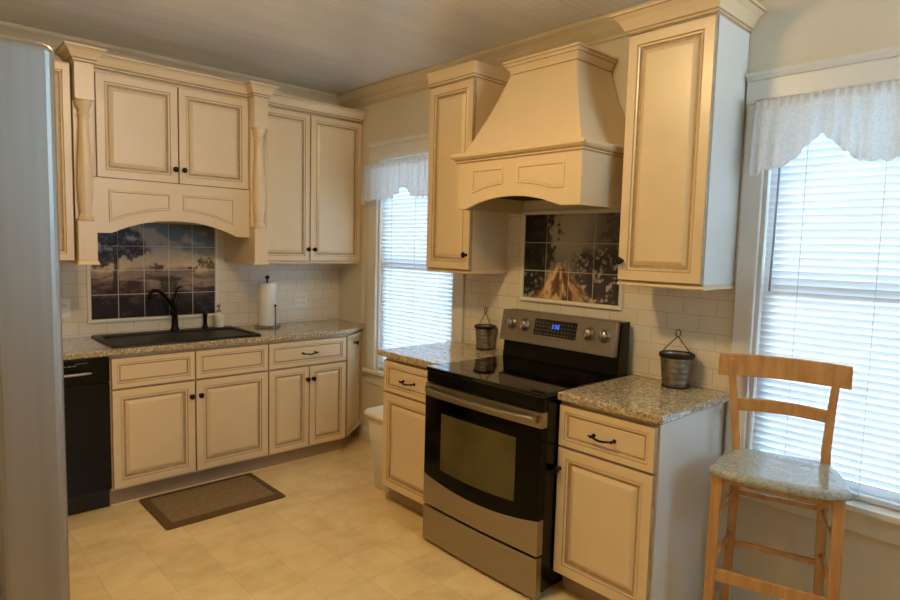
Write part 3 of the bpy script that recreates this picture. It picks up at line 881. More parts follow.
# ------------------------------------------------------------------ upper cabinets on the sink wall
YU = 3.942; frU = Fr((0, YU, 0), (1, 0, 0))
CAP = [(0, 2.4405), (.006, 2.4405), (.010, 2.446), (.010, 2.452), (.016, 2.460), (.024, 2.476), (.036, 2.494), (.050, 2.504), (.052, 2.508), (.052, 2.517), (0, 2.517)]
CAPM = ['paint', 'glaze', 'paint', 'glaze', 'paint', 'paint', 'paint', 'glaze', 'paint', 'paint']
frL = Fr((0, 3.820, 0), (1, 0, 0))
t = thing('wall_cabinet', 'cream wall cabinet at the far left, beside the refrigerator edge', 'cabinet', (.47, 4.08, 1.39), 'cream wall cabinets')
c = MB(); c.box(.18, .758, 3.821, YW - .008, 1.392, 2.4395, 'paint'); c.build('carcass', t)
door('door', t, frL, .182, .468, 1.394, 2.430, NARROW, knob=(.45, 1.475))
door('door', t, frL, .472, .757, 1.394, 2.430, NARROW, knob=(.49, 1.475))
c = MB(); c.sweep([(.18, YW - .008), (.18, YU - .02), (.700, YU - .02)], CAP, 1, CAPM); c.build('crown', t)

t = thing('sink_hood_cabinet', 'cream cabinet over the sink with an arched valance and turned pilasters', 'cabinet', (1.31, 4.03, 1.374), 'cream wall cabinets')
YH = 3.850; frH = Fr((0, YH, 0), (1, 0, 0))
c = MB(); c.box(.860, 1.755, YH + .001, YW - .008, 1.860, 2.4395, 'paint'); c.build('carcass', t)
door('door', t, frH, .880, 1.3145, 1.857, 2.424, DOOR, knob=(1.292, 1.938))
door('door', t, frH, 1.3185, 1.7535, 1.857, 2.424, DOOR, knob=(1.343, 1.938))

def arch_board(mb, fr, a0, a1, top, end, rise, fa, fb, d0, d1, m):
    n = 28; xs = [a0, fa] + [fa + (fb-fa)*i/n for i in range(1, n)] + [fb, a1]
    R = (((fb-fa)/2)**2 + rise**2) / (2*rise); ca = (fa+fb)/2
    def zb(x):
        if x <= fa or x >= fb: return end
        return end + rise - R + math.sqrt(max(R*R - (x-ca)**2, 0))
    F = [(mb.add([fr.p(x, zb(x), d) for x in xs]), mb.add([fr.p(x, top, d) for x in xs])) for d in (d0, d1)]
    for i in range(len(xs) - 1):
        (b0, t0), (b1, t1) = F
        mb.face((b0[i], b0[i+1], t0[i+1], t0[i]), m); mb.face((b1[i], b1[i+1], t1[i+1], t1[i]), m)
        mb.face((b0[i], b0[i+1], b1[i+1], b1[i]), m); mb.face((t0[i], t0[i+1], t1[i+1], t1[i]), m)
    for i in (0, -1): mb.face((F[0][0][i], F[0][1][i], F[1][1][i], F[1][0][i]), m)
    return zb

def offset_poly(P, d):
    n = len(P); out = []
    for i in range(n):
        a = Vector(P[i]) - Vector(P[i-1]); b = Vector(P[(i+1) % n]) - Vector(P[i])
        na = Vector((-a.y, a.x)).normalized(); nb = Vector((-b.y, b.x)).normalized()
        m = (na + nb) / (1 + na.dot(nb))
        out.append((P[i][0] + m.x*d, P[i][1] + m.y*d))
    return out
def arch_panel(mb, fr, a0, a1, top, zlow, d):     # outline counter-clockwise; zlow(x) is its curved foot
    n = 12; P = [(a0 + (a1-a0)*i/n, zlow(a0 + (a1-a0)*i/n)) for i in range(n+1)] + [(a1, top), (a0, top)]
    rings = [(0, 0, 'glaze'), (.002, .004, 'glaze'), (.006, .005, 'paint'), (.011, .004, 'paint'), (.014, .0008, 'glaze'), (.020, .0012, 'paint')]
    mb.loft([[fr.p(x, z, d + dd) for x, z in offset_poly(P, ins)] for ins, dd, m in rings], [r[2] for r in rings[1:]], False, True, False)

c = MB(); zb = arch_board(c, frH, .858, 1.757, 1.8545, 1.550, .084, .945, 1.672, 0, .020, 'paint')
arch_panel(c, frH, .934, 1.268, 1.792, lambda x: zb(x) + .062 + (.02 if False else 0), .0195)
arch_panel(c, frH, 1.338, 1.658, 1.792, lambda x: zb(x) + .062, .0195)
c.build('arched_valance', t)
for sx, xa, xb, xi in ((0, .766, .857, .857), (1, 1.758, 1.849, 1.758)):
    p = MB(); xc = (xa + xb)/2
    p.box(xa, xb, 3.838, YW - .008, 1.376, 2.4395, 'paint'); p.build('side_panel', t, bevel=.002)
    p = MB()
    p.box(xa, xb, 3.812, 3.8375, 1.620, 2.250, 'paint')
    p.box(xa, xb, 3.752, 3.8375, 2.250, 2.4395, 'paint')
    p.box(xa, xb, 3.752, 3.8375, 1.398, 1.610, 'paint')
    p.hexa([(xa-.010, 3.742, 1.374), (xb+.010, 3.742, 1.374), (xb+.010, 3.8375, 1.374), (xa-.010, 3.8375, 1.374), (xa, 3.752, 1.398), (xb, 3.752, 1.398), (xb, 3.8375, 1.398), (xa, 3.8375, 1.398)], 'paint')
    po = p.build('pilaster', t, bevel=.002)
    q = MB(); q.lathe((xc, 3.789, 1.610), (0, 0, 1), [(.040, 0), (.040, .010), (.034, .014), (.036, .022), (.031, .028), (.027, .034), (.026, .045), (.030, .075), (.036, .13), (.0385, .19), (.038, .25), (.0345, .33), (.030, .41), (.026, .48), (.0235, .53), (.0225, .552), (.028, .558), (.031, .566), (.028, .574), (.024, .580), (.027, .592), (.035, .606), (.038, .616), (.038, .626), (.040, .628), (.040, .640)], 'paint', 28); q.build('turned_column', po)
c = MB(); c.sweep([(.766, YU - .02), (.766, 3.752), (.857, 3.752), (.857, 3.835), (1.758, 3.835), (1.758, 3.752), (1.849, 3.752), (1.849, YU - .02)], CAP, 1, CAPM); c.build('crown', t)

t = thing('wall_cabinet', 'cream two-door wall cabinet in the corner above the paper towels', 'cabinet', (2.27, 4.08, 1.39), 'cream wall cabinets')
c = MB(); c.box(1.8515, 2.6975, YU + .001, YW - .008, 1.392, 2.4395, 'paint'); c.build('carcass', t)
door('door', t, frU, 1.853, 2.2545, 1.394, 2.432, NARROW, knob=(2.236, 1.478))
door('door', t, frU, 2.2585, 2.695, 1.394, 2.432, NARROW, knob=(2.286, 1.478))
c = MB(); c.box(1.853, 2.6965, YU - .012, YU + .02, 1.376, 1.3915, 'paint'); c.build('light_rail', t, bevel=.003)
c = MB(); c.sweep([(1.905, YU - .02), (2.6975, YU - .02)], CAP, 1, CAPM); c.build('crown', t)

# ------------------------------------------------------------------ base cabinets on the range wall
XD = 2.122; frR = Fr((XD, 0, 0), (0, -1, 0))          # u = -y
def base_right(label, ya, yb, knob, pc):
    t = thing('base_cabinet', label, 'cabinet', (2.40, (ya+yb)/2, 0), 'cream base cabinets')
    c = MB(); c.box(XD + .001, XW - .008, ya, yb, .106, .878, 'paint')
    for y in (ya, yb - .018): c.box(XD + .076, XW - .02, y, y + .018, .001, .106, 'paint')
    c.build('carcass', t, bevel=.0015)
    door('drawer', t, frR, -yb + .003, -ya - .003, .680, .860, DRAWER, pull=(-pc, .762, .048))
    door('door', t, frR, -yb + .003, -ya - .003, .112, .673, DOOR, knob=knob)
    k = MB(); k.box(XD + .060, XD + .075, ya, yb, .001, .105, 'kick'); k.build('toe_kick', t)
    return t
base_right('narrow cream base cabinet with one drawer left of the range', 2.318, 2.812, None, 2.585)
t = base_right('cream base cabinet with one drawer and white side panel beside the bar stool', 1.100, 1.5535, (-1.535, .580), 1.330)
c = MB(); c.box(XD + .004, XW - .010, 1.096, 1.0995, .001, .878, 'trim'); c.build('end_panel', t)['label'] = 'smooth white end panel'

# ------------------------------------------------------------------ wall cabinets on the range wall
frW = Fr((2.398, 0, 0), (0, -1, 0))
def upper_right(label, ya, yb, knob, prof, profm, side):
    t = thing('wall_cabinet', label, 'cabinet', (2.55, (ya+yb)/2, 1.37), 'cream wall cabinets')
    c = MB(); c.box(2.402, XW - .008, ya, yb, 1.393, 2.4395, side); c.box(2.399, 2.4015, ya + .004, yb - .004, 1.397, 2.436, 'gap'); c.build('carcass', t)
    door('door', t, frW, -yb + .001, -ya - .001, 1.394, 2.4365, DOOR, knob=knob)
    c = MB(); c.sweep([(XW - .008, yb), (2.398, yb), (2.398, ya), (XW - .008, ya)], [(-.02, 1.372), (.006, 1.372), (.008, 1.378), (.004, 1.386), (0, 1.3925), (-.02, 1.3925)], 1, 'paint'); c.build('light_rail', t)
    c = MB(); c.sweep([(XW - .008, yb), (2.378, yb), (2.378, ya), (XW - .008, ya)], prof, 1, profm); c.build('crown', t)
    return t
FASC = [(0, 2.4405), (.004, 2.4405), (.008, 2.446), (.006, 2.454), (.007, 2.462), (.009, 2.500), (.012, 2.516), (.012, 2.524), (0, 2.524)]
FASM = ['paint', 'glaze', 'paint', 'glaze', 'paint', 'paint', 'paint', 'paint']
COVE = [(0, 2.4405), (.006, 2.4405), (.009, 2.446), (.007, 2.452), (.012, 2.458), (.020, 2.474), (.034, 2.496), (.054, 2.512), (.060, 2.516), (.060, 2.526), (0, 2.526)]
upper_right('narrow cream wall cabinet left of the range hood', 2.409, 2.776, (-2.432, 1.478), FASC, FASM, 'paint')
upper_right('tall cream wall cabinet right of the range hood, beside the window', 1.0936, 1.4727, (-1.452, 1.478), COVE, CAPM, 'trim')

# ------------------------------------------------------------------ range hood
t = thing('range_hood', 'cream wooden range hood with arched skirt above the steel range', 'range hood', (2.45, 1.94, 1.715))
xf, ya, yb = 2.180, 1.5455, 2.306
frK = Fr((xf + .020, 0, 0), (0, -1, 0))
c = MB(); zb = arch_board(c, frK, -yb, -ya, 1.950, 1.714, .054, -2.245, -1.650, 0, .020, 'paint')
arch_panel(c, frK, -2.204, -1.992, 1.908, lambda x: zb(x) + .058, .0195)
arch_panel(c, frK, -1.906, -1.632, 1.908, lambda x: max(zb(x) + .058, 1.79), .0195)
c.build('arched_skirt', t)
c = MB()
for y in (ya, yb - .018):
    c = MB(); c.box(xf + .0205, XW - .024, y, y + .018, 1.714, 1.950, 'paint'); c.build('skirt_side', t)
c = MB(); c.box(xf + .021, XW - .008, ya + .019, yb - .019, 1.790, 1.806, 'steel'); c.box(xf + .10, XW - .12, ya + .10, yb - .10, 1.782, 1.7895, 'gap'); c.build('hood_liner', t)
c = MB(); c.sweep([(XW - .008, yb), (xf, yb), (xf, ya), (XW - .008, ya)], [(-.03, 1.944), (.004, 1.944), (.008, 1.949), (.008, 1.954), (.016, 1.962), (.028, 1.970), (.030, 1.974), (.030, 1.984), (.022, 1.990), (.010, 1.994), (-.03, 1.994)], 1, ['paint', 'glaze', 'paint', 'glaze', 'paint', 'paint', 'paint', 'paint', 'paint', 'paint']); c.build('ledge_moulding', t)
c = MB(); rings = []
for i in range(15):
    v = i/14; z = 1.990 + (2.412 - 1.990)*v
    e = v + .10*math.sin(PI*v)          # concave flare
    x = 2.196 + (2.402 - 2.196)*e if e < 1 else 2.402
    x = 2.196 + (2.402 - 2.196)*min(e, 1.0)
    l = 2.290 + (2.160 - 2.290)*(v*.92 + .08*v*v) ; r = 1.563 + (1.756 - 1.563)*min(e, 1.0)
    rings.append([(x, l, z), (x, r, z), (XW - .008, r, z), (XW - .008, l, z)])
c.loft(rings, 'paint', True, True, False); c.build('tapered_chimney', t)
c = MB(); c.sweep([(XW - .008, 2.160), (2.402, 2.160), (2.402, 1.756), (XW - .008, 1.756)], [(-.03, 2.404), (.003, 2.404), (.006, 2.409), (.004, 2.416), (.008, 2.426), (.020, 2.440), (.024, 2.444), (.022, 2.450), (.030, 2.456), (.034, 2.460), (.034, 2.470), (-.03, 2.470)], 1, ['paint', 'glaze', 'paint', 'paint', 'paint', 'glaze', 'paint', 'paint', 'glaze', 'paint', 'paint']); c.build('crown', t)

# ------------------------------------------------------------------ range
t = thing('kitchen_range', 'stainless and black electric range between the granite counters', 'range', (2.32, 1.92, 0))
ya, yb = 1.5565, 2.3040; ym = (ya+yb)/2
c = MB(); c.box(2.030, 2.660, ya, yb, .035, .894, 'black')
for y in (ya + .05, yb - .05):
    for x in (2.09, 2.60): c.lathe((x, y, .001), (0, 0, 1), [(.018, 0), (.018, .034)], 'matte_black', 12)
c.build('body', t, bevel=.003)
c = MB(); c.box(1.992, 2.655, ya - .001, yb + .001, .8945, .9155, 'black_glass'); top = c.build('cooktop', t, bevel=.006, seg=3)
for bx, by, r in ((2.16, 1.74, .10), (2.16, 2.12, .078), (2.42, 1.74, .078), (2.42, 2.12, .10)):
    b = MB(); n = 40; R = []
    for rr in (r - .0015, r + .0015): R.append([(bx + rr*math.cos(2*PI*k/n), by + rr*math.sin(2*PI*k/n), .9159) for k in range(n)])
    b.loft(R, 'oven_glass', False); b.build('burner_ring', top)
frO = Fr((2.029, 0, 0), (0, -1, 0))
def bow(y):        # oven door bows out slightly towards the middle
    u = (y - ym)/((yb-ya)/2); return .010*(1 - u*u)
def curved_panel(mb, z0f, z1f, dback, dfront, m, y0=ya, y1=yb, n=24, bowed=True):
    L = [y1 + (y0 - y1)*i/n for i in range(n+1)]
    rows = [[], [], [], []]
    for y in L:
        d = dfront + (bow(y) if bowed else 0)
        rows[0].append(frO.p(-y, z0f(y), dback)); rows[1].append(frO.p(-y, z0f(y), d)); rows[2].append(frO.p(-y, z1f(y), d)); rows[3].append(frO.p(-y, z1f(y), dback))
    idx = [mb.add(r) for r in rows]
    for k in range(4):
        a, b = idx[k], idx[(k+1) % 4]
        for i in range(n): mb.face((a[i], a[i+1], b[i+1], b[i]), m)
    for i in (0, n): mb.face([idx[k][i] for k in range(4)], m)
def sag(z, dz): return lambda y: z - dz*(1 - ((y-ym)/((yb-ya)/2))**2)
c = MB(); curved_panel(c, lambda y: .838, lambda y: .893, 0, .030, 'black', bowed=False); c.build('front_rail', t, bevel=.004)
c = MB(); curved_panel(c, sag(.364, .040), lambda y: .768, 0, .036, 'door_glass'); dr = c.build('oven_door', t)
c = MB(); curved_panel(c, lambda y: .208, sag(.364, .040), 0, .0365, 'steel'); c.build('lower_band', dr)
c = MB(); curved_panel(c, lambda y: .768, lambda y: .834, 0, .0368, 'steel'); c.build('upper_band', dr)
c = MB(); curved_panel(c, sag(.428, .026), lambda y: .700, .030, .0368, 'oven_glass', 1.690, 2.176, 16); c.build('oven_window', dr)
c = MB(); pts = []
for i in range(25):
    u = i/24*2 - 1; pts.append((frO.p(-(ym + .345*u), .806, .0375 + .038*(1 - abs(u)**2.4) + .010)))
c.tube(pts, .0095, 'steel', 12)
for u in (-1, 1): c.bar(frO.p(-(ym + .345*u), .806, .034), frO.p(-(ym + .345*u), .806, .057), .024, .030, 'steel')
c.build('oven_handle', dr)
c = MB(); curved_panel(c, lambda y: .018, lambda y: .196, 0, .036, 'steel'); c.build('storage_drawer', t, bevel=.002)
# backguard: black riser and a tilted steel console
c = MB(); c.hexa([(2.560, ya + .004, .9165), (2.662, ya + .004, .9165), (2.662, yb - .004, .9165), (2.560, yb - .004, .9165), (2.590, ya + .004, 1.178), (2.662, ya + .004, 1.178), (2.662, yb - .004, 1.178), (2.590, yb - .004, 1.178)], 'black'); bg = c.build('backguard', t, bevel=.003)
tilt = Vector((.030, 0, .168)).normalized(); nrm = Vector((-tilt.z, 0, tilt.x))
org = Vector((2.528, 0, 1.012))
def K(y, h, d): return org + Vector((0, y, 0)) + tilt*h + nrm*d
c = MB(); y0, y1 = ya + .012, yb - .002
c.hexa([K(y0, 0, 0), K(y1, 0, 0), K(y1, .004, -.05), K(y0, .004, -.05), K(y0, .172, 0), K(y1, .172, 0), K(y1, .168, -.05), K(y0, .168, -.05)], 'steel'); con = c.build('control_console', bg, bevel=.004)
c = MB(); c.hexa([K(1.792, .055, .001), K(2.064, .055, .001), K(2.064, .055, -.004), K(1.792, .055, -.004), K(1.792, .142, .001), K(2.064, .142, .001), K(2.064, .142, -.004), K(1.792, .142, -.004)], 'black_glass'); c.build('display_panel', bg)
# clock digits, seven-segment bars, and rows of touch-key legends
SEG = {'2': 'abged', '3': 'abgcd', '0': 'abcdef', ':': ''}
c = MB()
def bar2(ym0, ym1, h0, h1, m, d=.0014):
    c.hexa([K(ym0, h0, d), K(ym1, h0, d), K(ym1, h0, d - .0006), K(ym0, h0, d - .0006), K(ym0, h1, d), K(ym1, h1, d), K(ym1, h1, d - .0006), K(ym0, h1, d - .0006)], m)
def digit(ch, yl, h0, w, h, m):
    th = .0022
    S = SEG[ch]
    for k in S:
        if k == 'a': bar2(yl, yl - w, h0 + h - th, h0 + h, m)
        if k == 'd': bar2(yl, yl - w, h0, h0 + th, m)
        if k == 'g': bar2(yl, yl - w, h0 + h/2 - th/2, h0 + h/2 + th/2, m)
        if k == 'f': bar2(yl, yl - th, h0 + h/2, h0 + h, m)
        if k == 'e': bar2(yl, yl - th, h0, h0 + h/2, m)
        if k == 'b': bar2(yl - w + th, yl - w, h0 + h/2, h0 + h, m)
        if k == 'c': bar2(yl - w + th, yl - w, h0, h0 + h/2, m)
for i, ch in enumerate('230'): digit(ch, 1.946 - i*.017, .098, .011, .020, 'led')
c.build('clock_digits', bg)['label'] = 'glowing blue clock digits'
c = MB()
for r in range(4):
    for q in range(13):
        y = 2.052 - q*.0205
        if .0 < abs(y - 1.925) < .032 and r in (2,): continue
        bar2(y, y - .008, .064 + r*.0195, .0665 + r*.0195, 'wand')
c.build('key_legends', bg)
for y in (2.225, 2.128, 1.716, 1.626):
    k = MB(); k.lathe(K(y, .098, .0005), nrm, [(.034, 0), (.034, .003), (.026, .005), (.0235, .008), (.0225, .026), (.020, .029), (.002, .030)], 'steel', 28)
    p0, p1 = K(y, .078, .0305), K(y, .118, .0305)
    k.bar(p0, p1, .007, .008, 'chrome', nrm); k.build('knob', bg)

# ------------------------------------------------------------------ hanging buckets on the counters
def bucket(x, y, z, rt, rb, h, ang, label):
    t = thing('metal_bucket', label, 'bucket', (x, y, z), 'small metal buckets with wire handles')
    b = MB(); prof = []
    m = 28
    for i in range(m+1):
        v = i/m; r = rb + (rt - rb)*v
        r += .0016*math.cos(v*2*PI*6)
        prof.append((r, h*v))
    n = 36; R = []
    R.append([(x, y, z + .0006)]*0 or [(x + .002*math.cos(2*PI*k/n), y + .002*math.sin(2*PI*k/n), z + .0006) for k in range(n)])
    for r, hh in prof: R.append([(x + r*math.cos(2*PI*k/n), y + r*math.sin(2*PI*k/n), z + .0006 + hh) for k in range(n)])
    for r, hh in reversed(prof): R.append([(x + (r-.0025)*math.cos(2*PI*k/n), y + (r-.0025)*math.sin(2*PI*k/n), z + .003 + hh*.985) for k in range(n)])
    R.append([(x + .002*math.cos(2*PI*k/n), y + .002*math.sin(2*PI*k/n), z + .003) for k in range(n)])
    b.loft(R, 'zinc', True); b.build('body', t)
    b = MB(); R = []
    for r, hh in ((rt + .001, h - .016), (rt + .004, h - .014), (rt + .0045, h + .001), (rt + .001, h + .003), (rt - .0035, h + .002), (rt - .0035, h - .003)):
        R.append([(x + r*math.cos(2*PI*k/n), y + r*math.sin(2*PI*k/n), z + hh) for k in range(n)])
    b.loft(R, 'rust', False); b.build('rim', t)
    b = MB(); R = []
    for r, hh in ((rb + .0005, .001), (rb + .003, .001), (rb + .0035, .009), (rb + .0005, .010)): R.append([(x + r*math.cos(2*PI*k/n), y + r*math.sin(2*PI*k/n), z + hh) for k in range(n)])
    b.loft(R, 'rust', False); b.build('foot_ring', t)
    b = MB(); ux, uy = math.cos(ang), math.sin(ang); A = h + .075
    L = lambda s, hh: (x + ux*s, y + uy*s, z + hh)
    pts = [L(-rt - .004, h - .012), L(-rt - .002, h + .006), L(-.004, A)]
    for k in range(11):
        a = -PI/2 + PI*.12 + 2*PI*(1 - .12)*k/10
        pts.append(L(-.013*math.cos(a + PI) * -1 if False else .013*math.cos(a)*-1*-1, A + .018 + .018*math.sin(a)))
    pts += [L(.004, A), L(rt + .002, h + .006), L(rt + .004, h - .012)]
    b.tube(pts, .0022, 'rust', 8); b.build('wire_handle', t)
    return t
bucket(2.626, 2.505, ZT, .061, .049, .142, -PI/2 - .25, 'small metal bucket with a wire handle on the counter left of the range')
bucket(2.612, 1.290, ZT, .073, .057, .152, -PI/2 - .2, 'small ribbed metal bucket with a wire handle on the counter right of the range')

# ------------------------------------------------------------------ trash bin, mat
t = thing('trash_bin', 'white plastic trash bin behind the narrow cabinet left of the range', 'trash bin', (2.36, 2.99, 0))
def rr(x0, x1, y0, y1, z, r=.03): return rect(x0, x1, y0, y1, z, r, 4)
b = MB(); b.loft([rr(2.215, 2.525, 2.880, 3.055, .002), rr(2.180, 2.560, 2.868, 3.085, .425), rr(2.180, 2.560, 2.868, 3.085, .428), rr(2.186, 2.554, 2.874, 3.079, .428), rr(2.222, 2.518, 2.888, 3.047, .010)], 'white_plastic', True); b.build('body', t)
b = MB(); b.loft([rr(2.174, 2.566, 2.862, 3.091, .430), rr(2.168, 2.572, 2.856, 3.097, .452), rr(2.172, 2.568, 2.860, 3.093, .452), rr(2.176, 2.564, 2.864, 3.089, .430)], 'pink_plastic', False); b.build('liner_band', t)['label'] = 'pale pink liner edge'
b = MB(); b.loft([rr(2.164, 2.576, 2.854, 3.101, .4535), rr(2.160, 2.580, 2.852, 3.105, .478), rr(2.172, 2.568, 2.862, 3.093, .496), rr(2.24, 2.50, 2.92, 3.04, .512)], 'white_plastic', True); b.build('lid', t)

b = MB(); b.loft([rr(1.028, 1.712, 3.236, 3.722, .0008, .015), rr(1.028, 1.712, 3.236, 3.722, .008, .015), rr(1.034, 1.706, 3.242, 3.716, .011, .012), rr(1.074, 1.666, 3.292, 3.676, .011, .01)], 'rug_edge', False, True, False)
mt = thing('floor_mat', 'brown rectangular mat on the floor in front of the sink cabinet', 'mat', (1.37, 3.48, 0))
b.build('border', mt)
b = MB(); x0, x1, y0, y1 = 1.0745, 1.6655, 3.2925, 3.6755; nx, ny = 6, 3
b.box(x0, x1, y0, y1, .001, .0102, 'rug')
for i in range(nx):
    for j in range(ny):
        a, c_ = x0 + (x1-x0)*i/nx + .003, y0 + (y1-y0)*j/ny + .003
        b.box(a, a + (x1-x0)/nx - .006, c_, c_ + (y1-y0)/ny - .006, .0102, .0118, 'rug')
b.build('woven_centre', mt)

# ------------------------------------------------------------------ bar stool
t = thing('bar_stool', 'honey wood bar stool with a marbled seat in front of the right window', 'stool', (2.42, .77, 0))
SC = Vector((2.420, .772)); fx = Vector((-.962, -.272)); wx = Vector((.272, -.962))   # front and (viewer's) right directions
def S(a, b, z): v = SC + wx*a + fx*b; return Vector((v.x, v.y, z))
def seat_ring(z, g):
    P = []; n = 18
    for i in range(n+1):                      # front edge, bowed
        u = i/n*2 - 1; P.append((u*(.226 - g), .188 - g - .030*u*u - .030*abs(u)**8))
    for i in range(1, n):                     # right side
        v = i/n; P.append((.226 - g - (.066)*v + .012*math.sin(PI*v), .128 - g + (-.190 + g - .128 + g)*v))
    for i in range(n+1):
        u = 1 - i/n*2; P.append((u*(.160 - g), -.190 + g + .012*abs(u)**6))
    for i in range(1, n):
        v = 1 - i/n; P.append((-(.226 - g - .066*v + .012*math.sin(PI*v)), .128 - g + (-.190 + g - .128 + g)*v))
    return [S(a, b, z) for a, b in P]
b = MB(); b.loft([seat_ring(.6975, .010), seat_ring(.700, .003), seat_ring(.708, 0), seat_ring(.718, 0), seat_ring(.726, .004), seat_ring(.730, .012), seat_ring(.731, .03)], 'seat', True); b.build('seat', t)['label'] = 'glossy pale marbled seat'
b = MB()
fl, frr = (-.186, .120), (.186, .120); rl, rrr = (-.150, -.150), (.150, -.150)
for p, q in ((fl, frr), (frr, rrr), (rrr, rl), (rl, fl)): b.bar(S(*p, .684), S(*q, .684), .018, .025, 'wood')
b.build('apron', t, bevel=.002)
LT, LB = {}, {}
for nm, (a, c_), (a2, c2) in (('fl', (-.194, .122), (-.198, .146)), ('fr', (.190, .122), (.200, .146))):
    LT[nm] = S(a, c_, .697); LB[nm] = S(a2, c2, .001)
    l = MB(); ring = lambda p, w: [p + Vector((*(wx*sx*w + fx*sy*w), 0)) for sx, sy in ((-1,-1),(1,-1),(1,1),(-1,1))]
    l.loft([ring(LB[nm], .0155), ring(LT[nm], .019)], 'wood', True, True, False); l.build('leg', t, bevel=.004)
BP = {}
for nm, sg in (('rl', -1), ('rr', 1)):
    pts = [(S(sg*.170 - .004, -.196, .001), .0155), (S(sg*.158 - .004, -.170, .40), .017), (S(sg*.153 - .004, -.158, .690), .0185), (S(sg*.157 - .010, -.166, .78), .0165), (S(sg*.171 - .016, -.190, .93), .015), (S(sg*.188 - .020, -.212, 1.090), .013)]
    BP[nm] = [p for p, w in pts]; LT[nm] = pts[2][0]; LB[nm] = pts[0][0]
    l = MB(); l.loft([ring(p, w) for p, w in pts], 'wood', True, True, False); l.build('leg', t, bevel=.003)
def along(nm, z):
    p, q = LB[nm], LT[nm]; k = (z - p.z)/(q.z - p.z); return p + (q - p)*k
def backrail(name, z0, z1, hw, b0, lean, curve, th):
    l = MB(); n = 22; rows = [[], [], [], []]
    for i in range(n+1):
        u = i/n*2 - 1
        dz = .006*(1 - u*u)
        bb = b0 - curve*(1 - u*u)
        for k, (zz, dd) in enumerate(((z0, th/2), (z1, th/2 ), (z1, -th/2), (z0, -th/2))):
            off = -lean*((zz - z0)/(z1 - z0))
            rows[k].append(S(u*hw - .020, bb + dd + off, zz + dz*(1 if zz == z1 else .7)))
    idx = [l.add(r) for r in rows]
    for k in range(4):
        a_, b_ = idx[k], idx[(k+1) % 4]
        for i in range(n): l.face((a_[i], a_[i+1], b_[i+1], b_[i]), 'wood', False)
    for i in (0, n): l.face([idx[k][i] for k in range(4)], 'wood')
    return l.build(name, t, bevel=.004)
backrail('top_rail', 1.018, 1.105, .234, -.196, .016, .026, .022)
backrail('back_slat', .882, .931, .162, -.176, .008, .020, .016)
def rung(nm1, nm2, z1, z2, r, flat=None):
    l = MB(); p, q = along(nm1, z1), along(nm2, z2)
    if flat: l.bar(p, q, .016, flat, 'wood')
    else: l.tube([p, q], r, 'wood', 12)
    l.build('stretcher', t, bevel=.002 if flat else 0)
rung('fl', 'fr', .322, .322, 0, .045)
rung('rl', 'rr', .548, .548, 0, .020)
rung('rl', 'rr', .325, .325, 0, .020)
for a_, c_ in (('fl', 'rl'), ('fr', 'rr')):
    rung(a_, c_, .545, .545, .010); rung(a_, c_, .365, .365, .010)

# ------------------------------------------------------------------ refrigerator at the left edge
t = thing('refrigerator', 'stainless refrigerator close by at the left edge of the room', 'refrigerator', (-.25, 1.32, 0))
y0, y1 = .905, 1.74
b = MB(); b.box(-.62, .080, y0 + .004, y1 - .004, .03, 1.745, 'fridge_steel'); b.build('body', t, bevel=.008)
for nm, z0, z1 in (('freezer_door', .06, .66), ('refrigerator_door', .668, 1.755)):
    b = MB(); b.box(.088, .166, y0, y1, z0, z1, 'fridge_steel'); d = b.build(nm, t, bevel=.012, seg=4)
    h = MB(); yh = y1 - .07
    za, zb_ = (z0 + .10, z1 - .25) if z0 > .5 else (z1 - .32, z1 - .06)
    h.tube([(.166, yh, za), (.200, yh, za + .02), (.204, yh, (za+zb_)/2), (.200, yh, zb_ - .02), (.166, yh, zb_)], .010, 'chrome', 10); h.build('handle', d)
b = MB(); b.box(-.58, .06, y0 + .03, y1 - .03, .002, .029, 'matte_black'); b.build('base_grille', t)

# ------------------------------------------------------------------ ceiling lamp (above the frame)
t = thing('ceiling_light', 'round flush ceiling light in the middle of the kitchen ceiling', 'ceiling light', (.85, 1.72, ZC))
b = MB(); b.lathe((.85, 1.72, ZC - .0005), (0, 0, -1), [(.17, 0), (.175, .006), (.170, .022), (.150, .026)], 'zinc', 36); b.build('canopy', t)
b = MB(); b.lathe((.85, 1.72, ZC - .027), (0, 0, -1), [(.145, 0), (.140, .02), (.120, .045), (.085, .066), (.04, .078), (.002, .081)], 'lamp', 36); b.build('glass_globe', t)

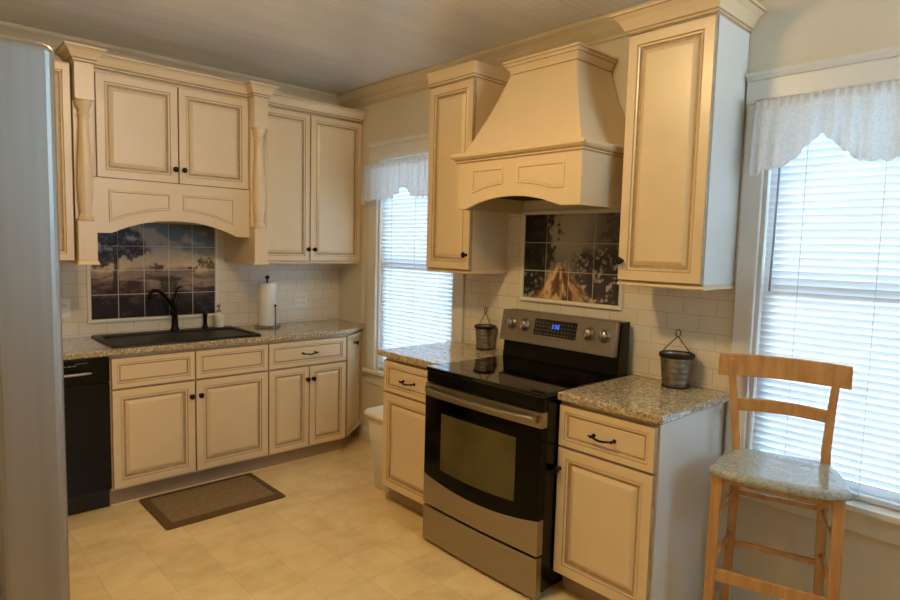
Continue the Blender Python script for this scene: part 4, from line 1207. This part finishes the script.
# ------------------------------------------------------------------ daylight outside
w = bpy.data.worlds.new('daylight'); sc.world = w; w.use_nodes = True
bg = w.node_tree.nodes['Background']
wt = w.node_tree
tc = wt.nodes.new('ShaderNodeTexCoord'); sx = wt.nodes.new('ShaderNodeSeparateXYZ'); rp = wt.nodes.new('ShaderNodeValToRGB')
wt.links.new(tc.outputs['Generated'], sx.inputs[0])
mr = wt.nodes.new('ShaderNodeMapRange'); mr.inputs['From Min'].default_value = -1; mr.inputs['From Max'].default_value = 1
wt.links.new(sx.outputs['Z'], mr.inputs['Value']); wt.links.new(mr.outputs['Result'], rp.inputs['Fac'])
rp.color_ramp.elements[0].position = 0.47; rp.color_ramp.elements[0].color = (.60, .80, .98, 1)      # glow from below, added to light the ceiling and wall cabinets
rp.color_ramp.elements[1].position = 0.53; rp.color_ramp.elements[1].color = (.16, .27, .38, 1)      # hazy sky
wt.links.new(rp.outputs['Color'], bg.inputs['Color'])
bg.inputs['Strength'].default_value = 30.0

# ------------------------------------------------------------------ camera
f, yaw, pitch, roll, hh = 608.48, .7496, -.0858, .0257, 1.5165
cd = bpy.data.cameras.new('camera'); cam = bpy.data.objects.new('camera', cd); COL.objects.link(cam)
cd.sensor_width = 36; cd.sensor_fit = 'HORIZONTAL'; cd.lens = f*36/900; cd.clip_start = .02
r = Vector((math.cos(yaw), -math.sin(yaw), 0)); fw = Vector((math.sin(yaw)*math.cos(pitch), math.cos(yaw)*math.cos(pitch), math.sin(pitch)))
u = Vector((-math.sin(pitch)*math.sin(yaw), -math.sin(pitch)*math.cos(yaw), math.cos(pitch)))
R_ = r*math.cos(roll) + u*math.sin(roll); U_ = u*math.cos(roll) - r*math.sin(roll)
m = Matrix((R_, U_, -fw)).transposed().to_4x4(); m.translation = Vector((0, 0, hh))
cam.matrix_world = m
sc.camera = cam
sc.view_settings.view_transform = 'Standard'; sc.view_settings.look = 'None'; sc.view_settings.gamma = 1.0
sc.view_settings.use_curve_mapping = False
sc.view_settings.exposure = -0.52
sc.cycles.use_denoising = True
sc.cycles.max_bounces = 10; sc.cycles.diffuse_bounces = 5; sc.cycles.transparent_max_bounces = 12
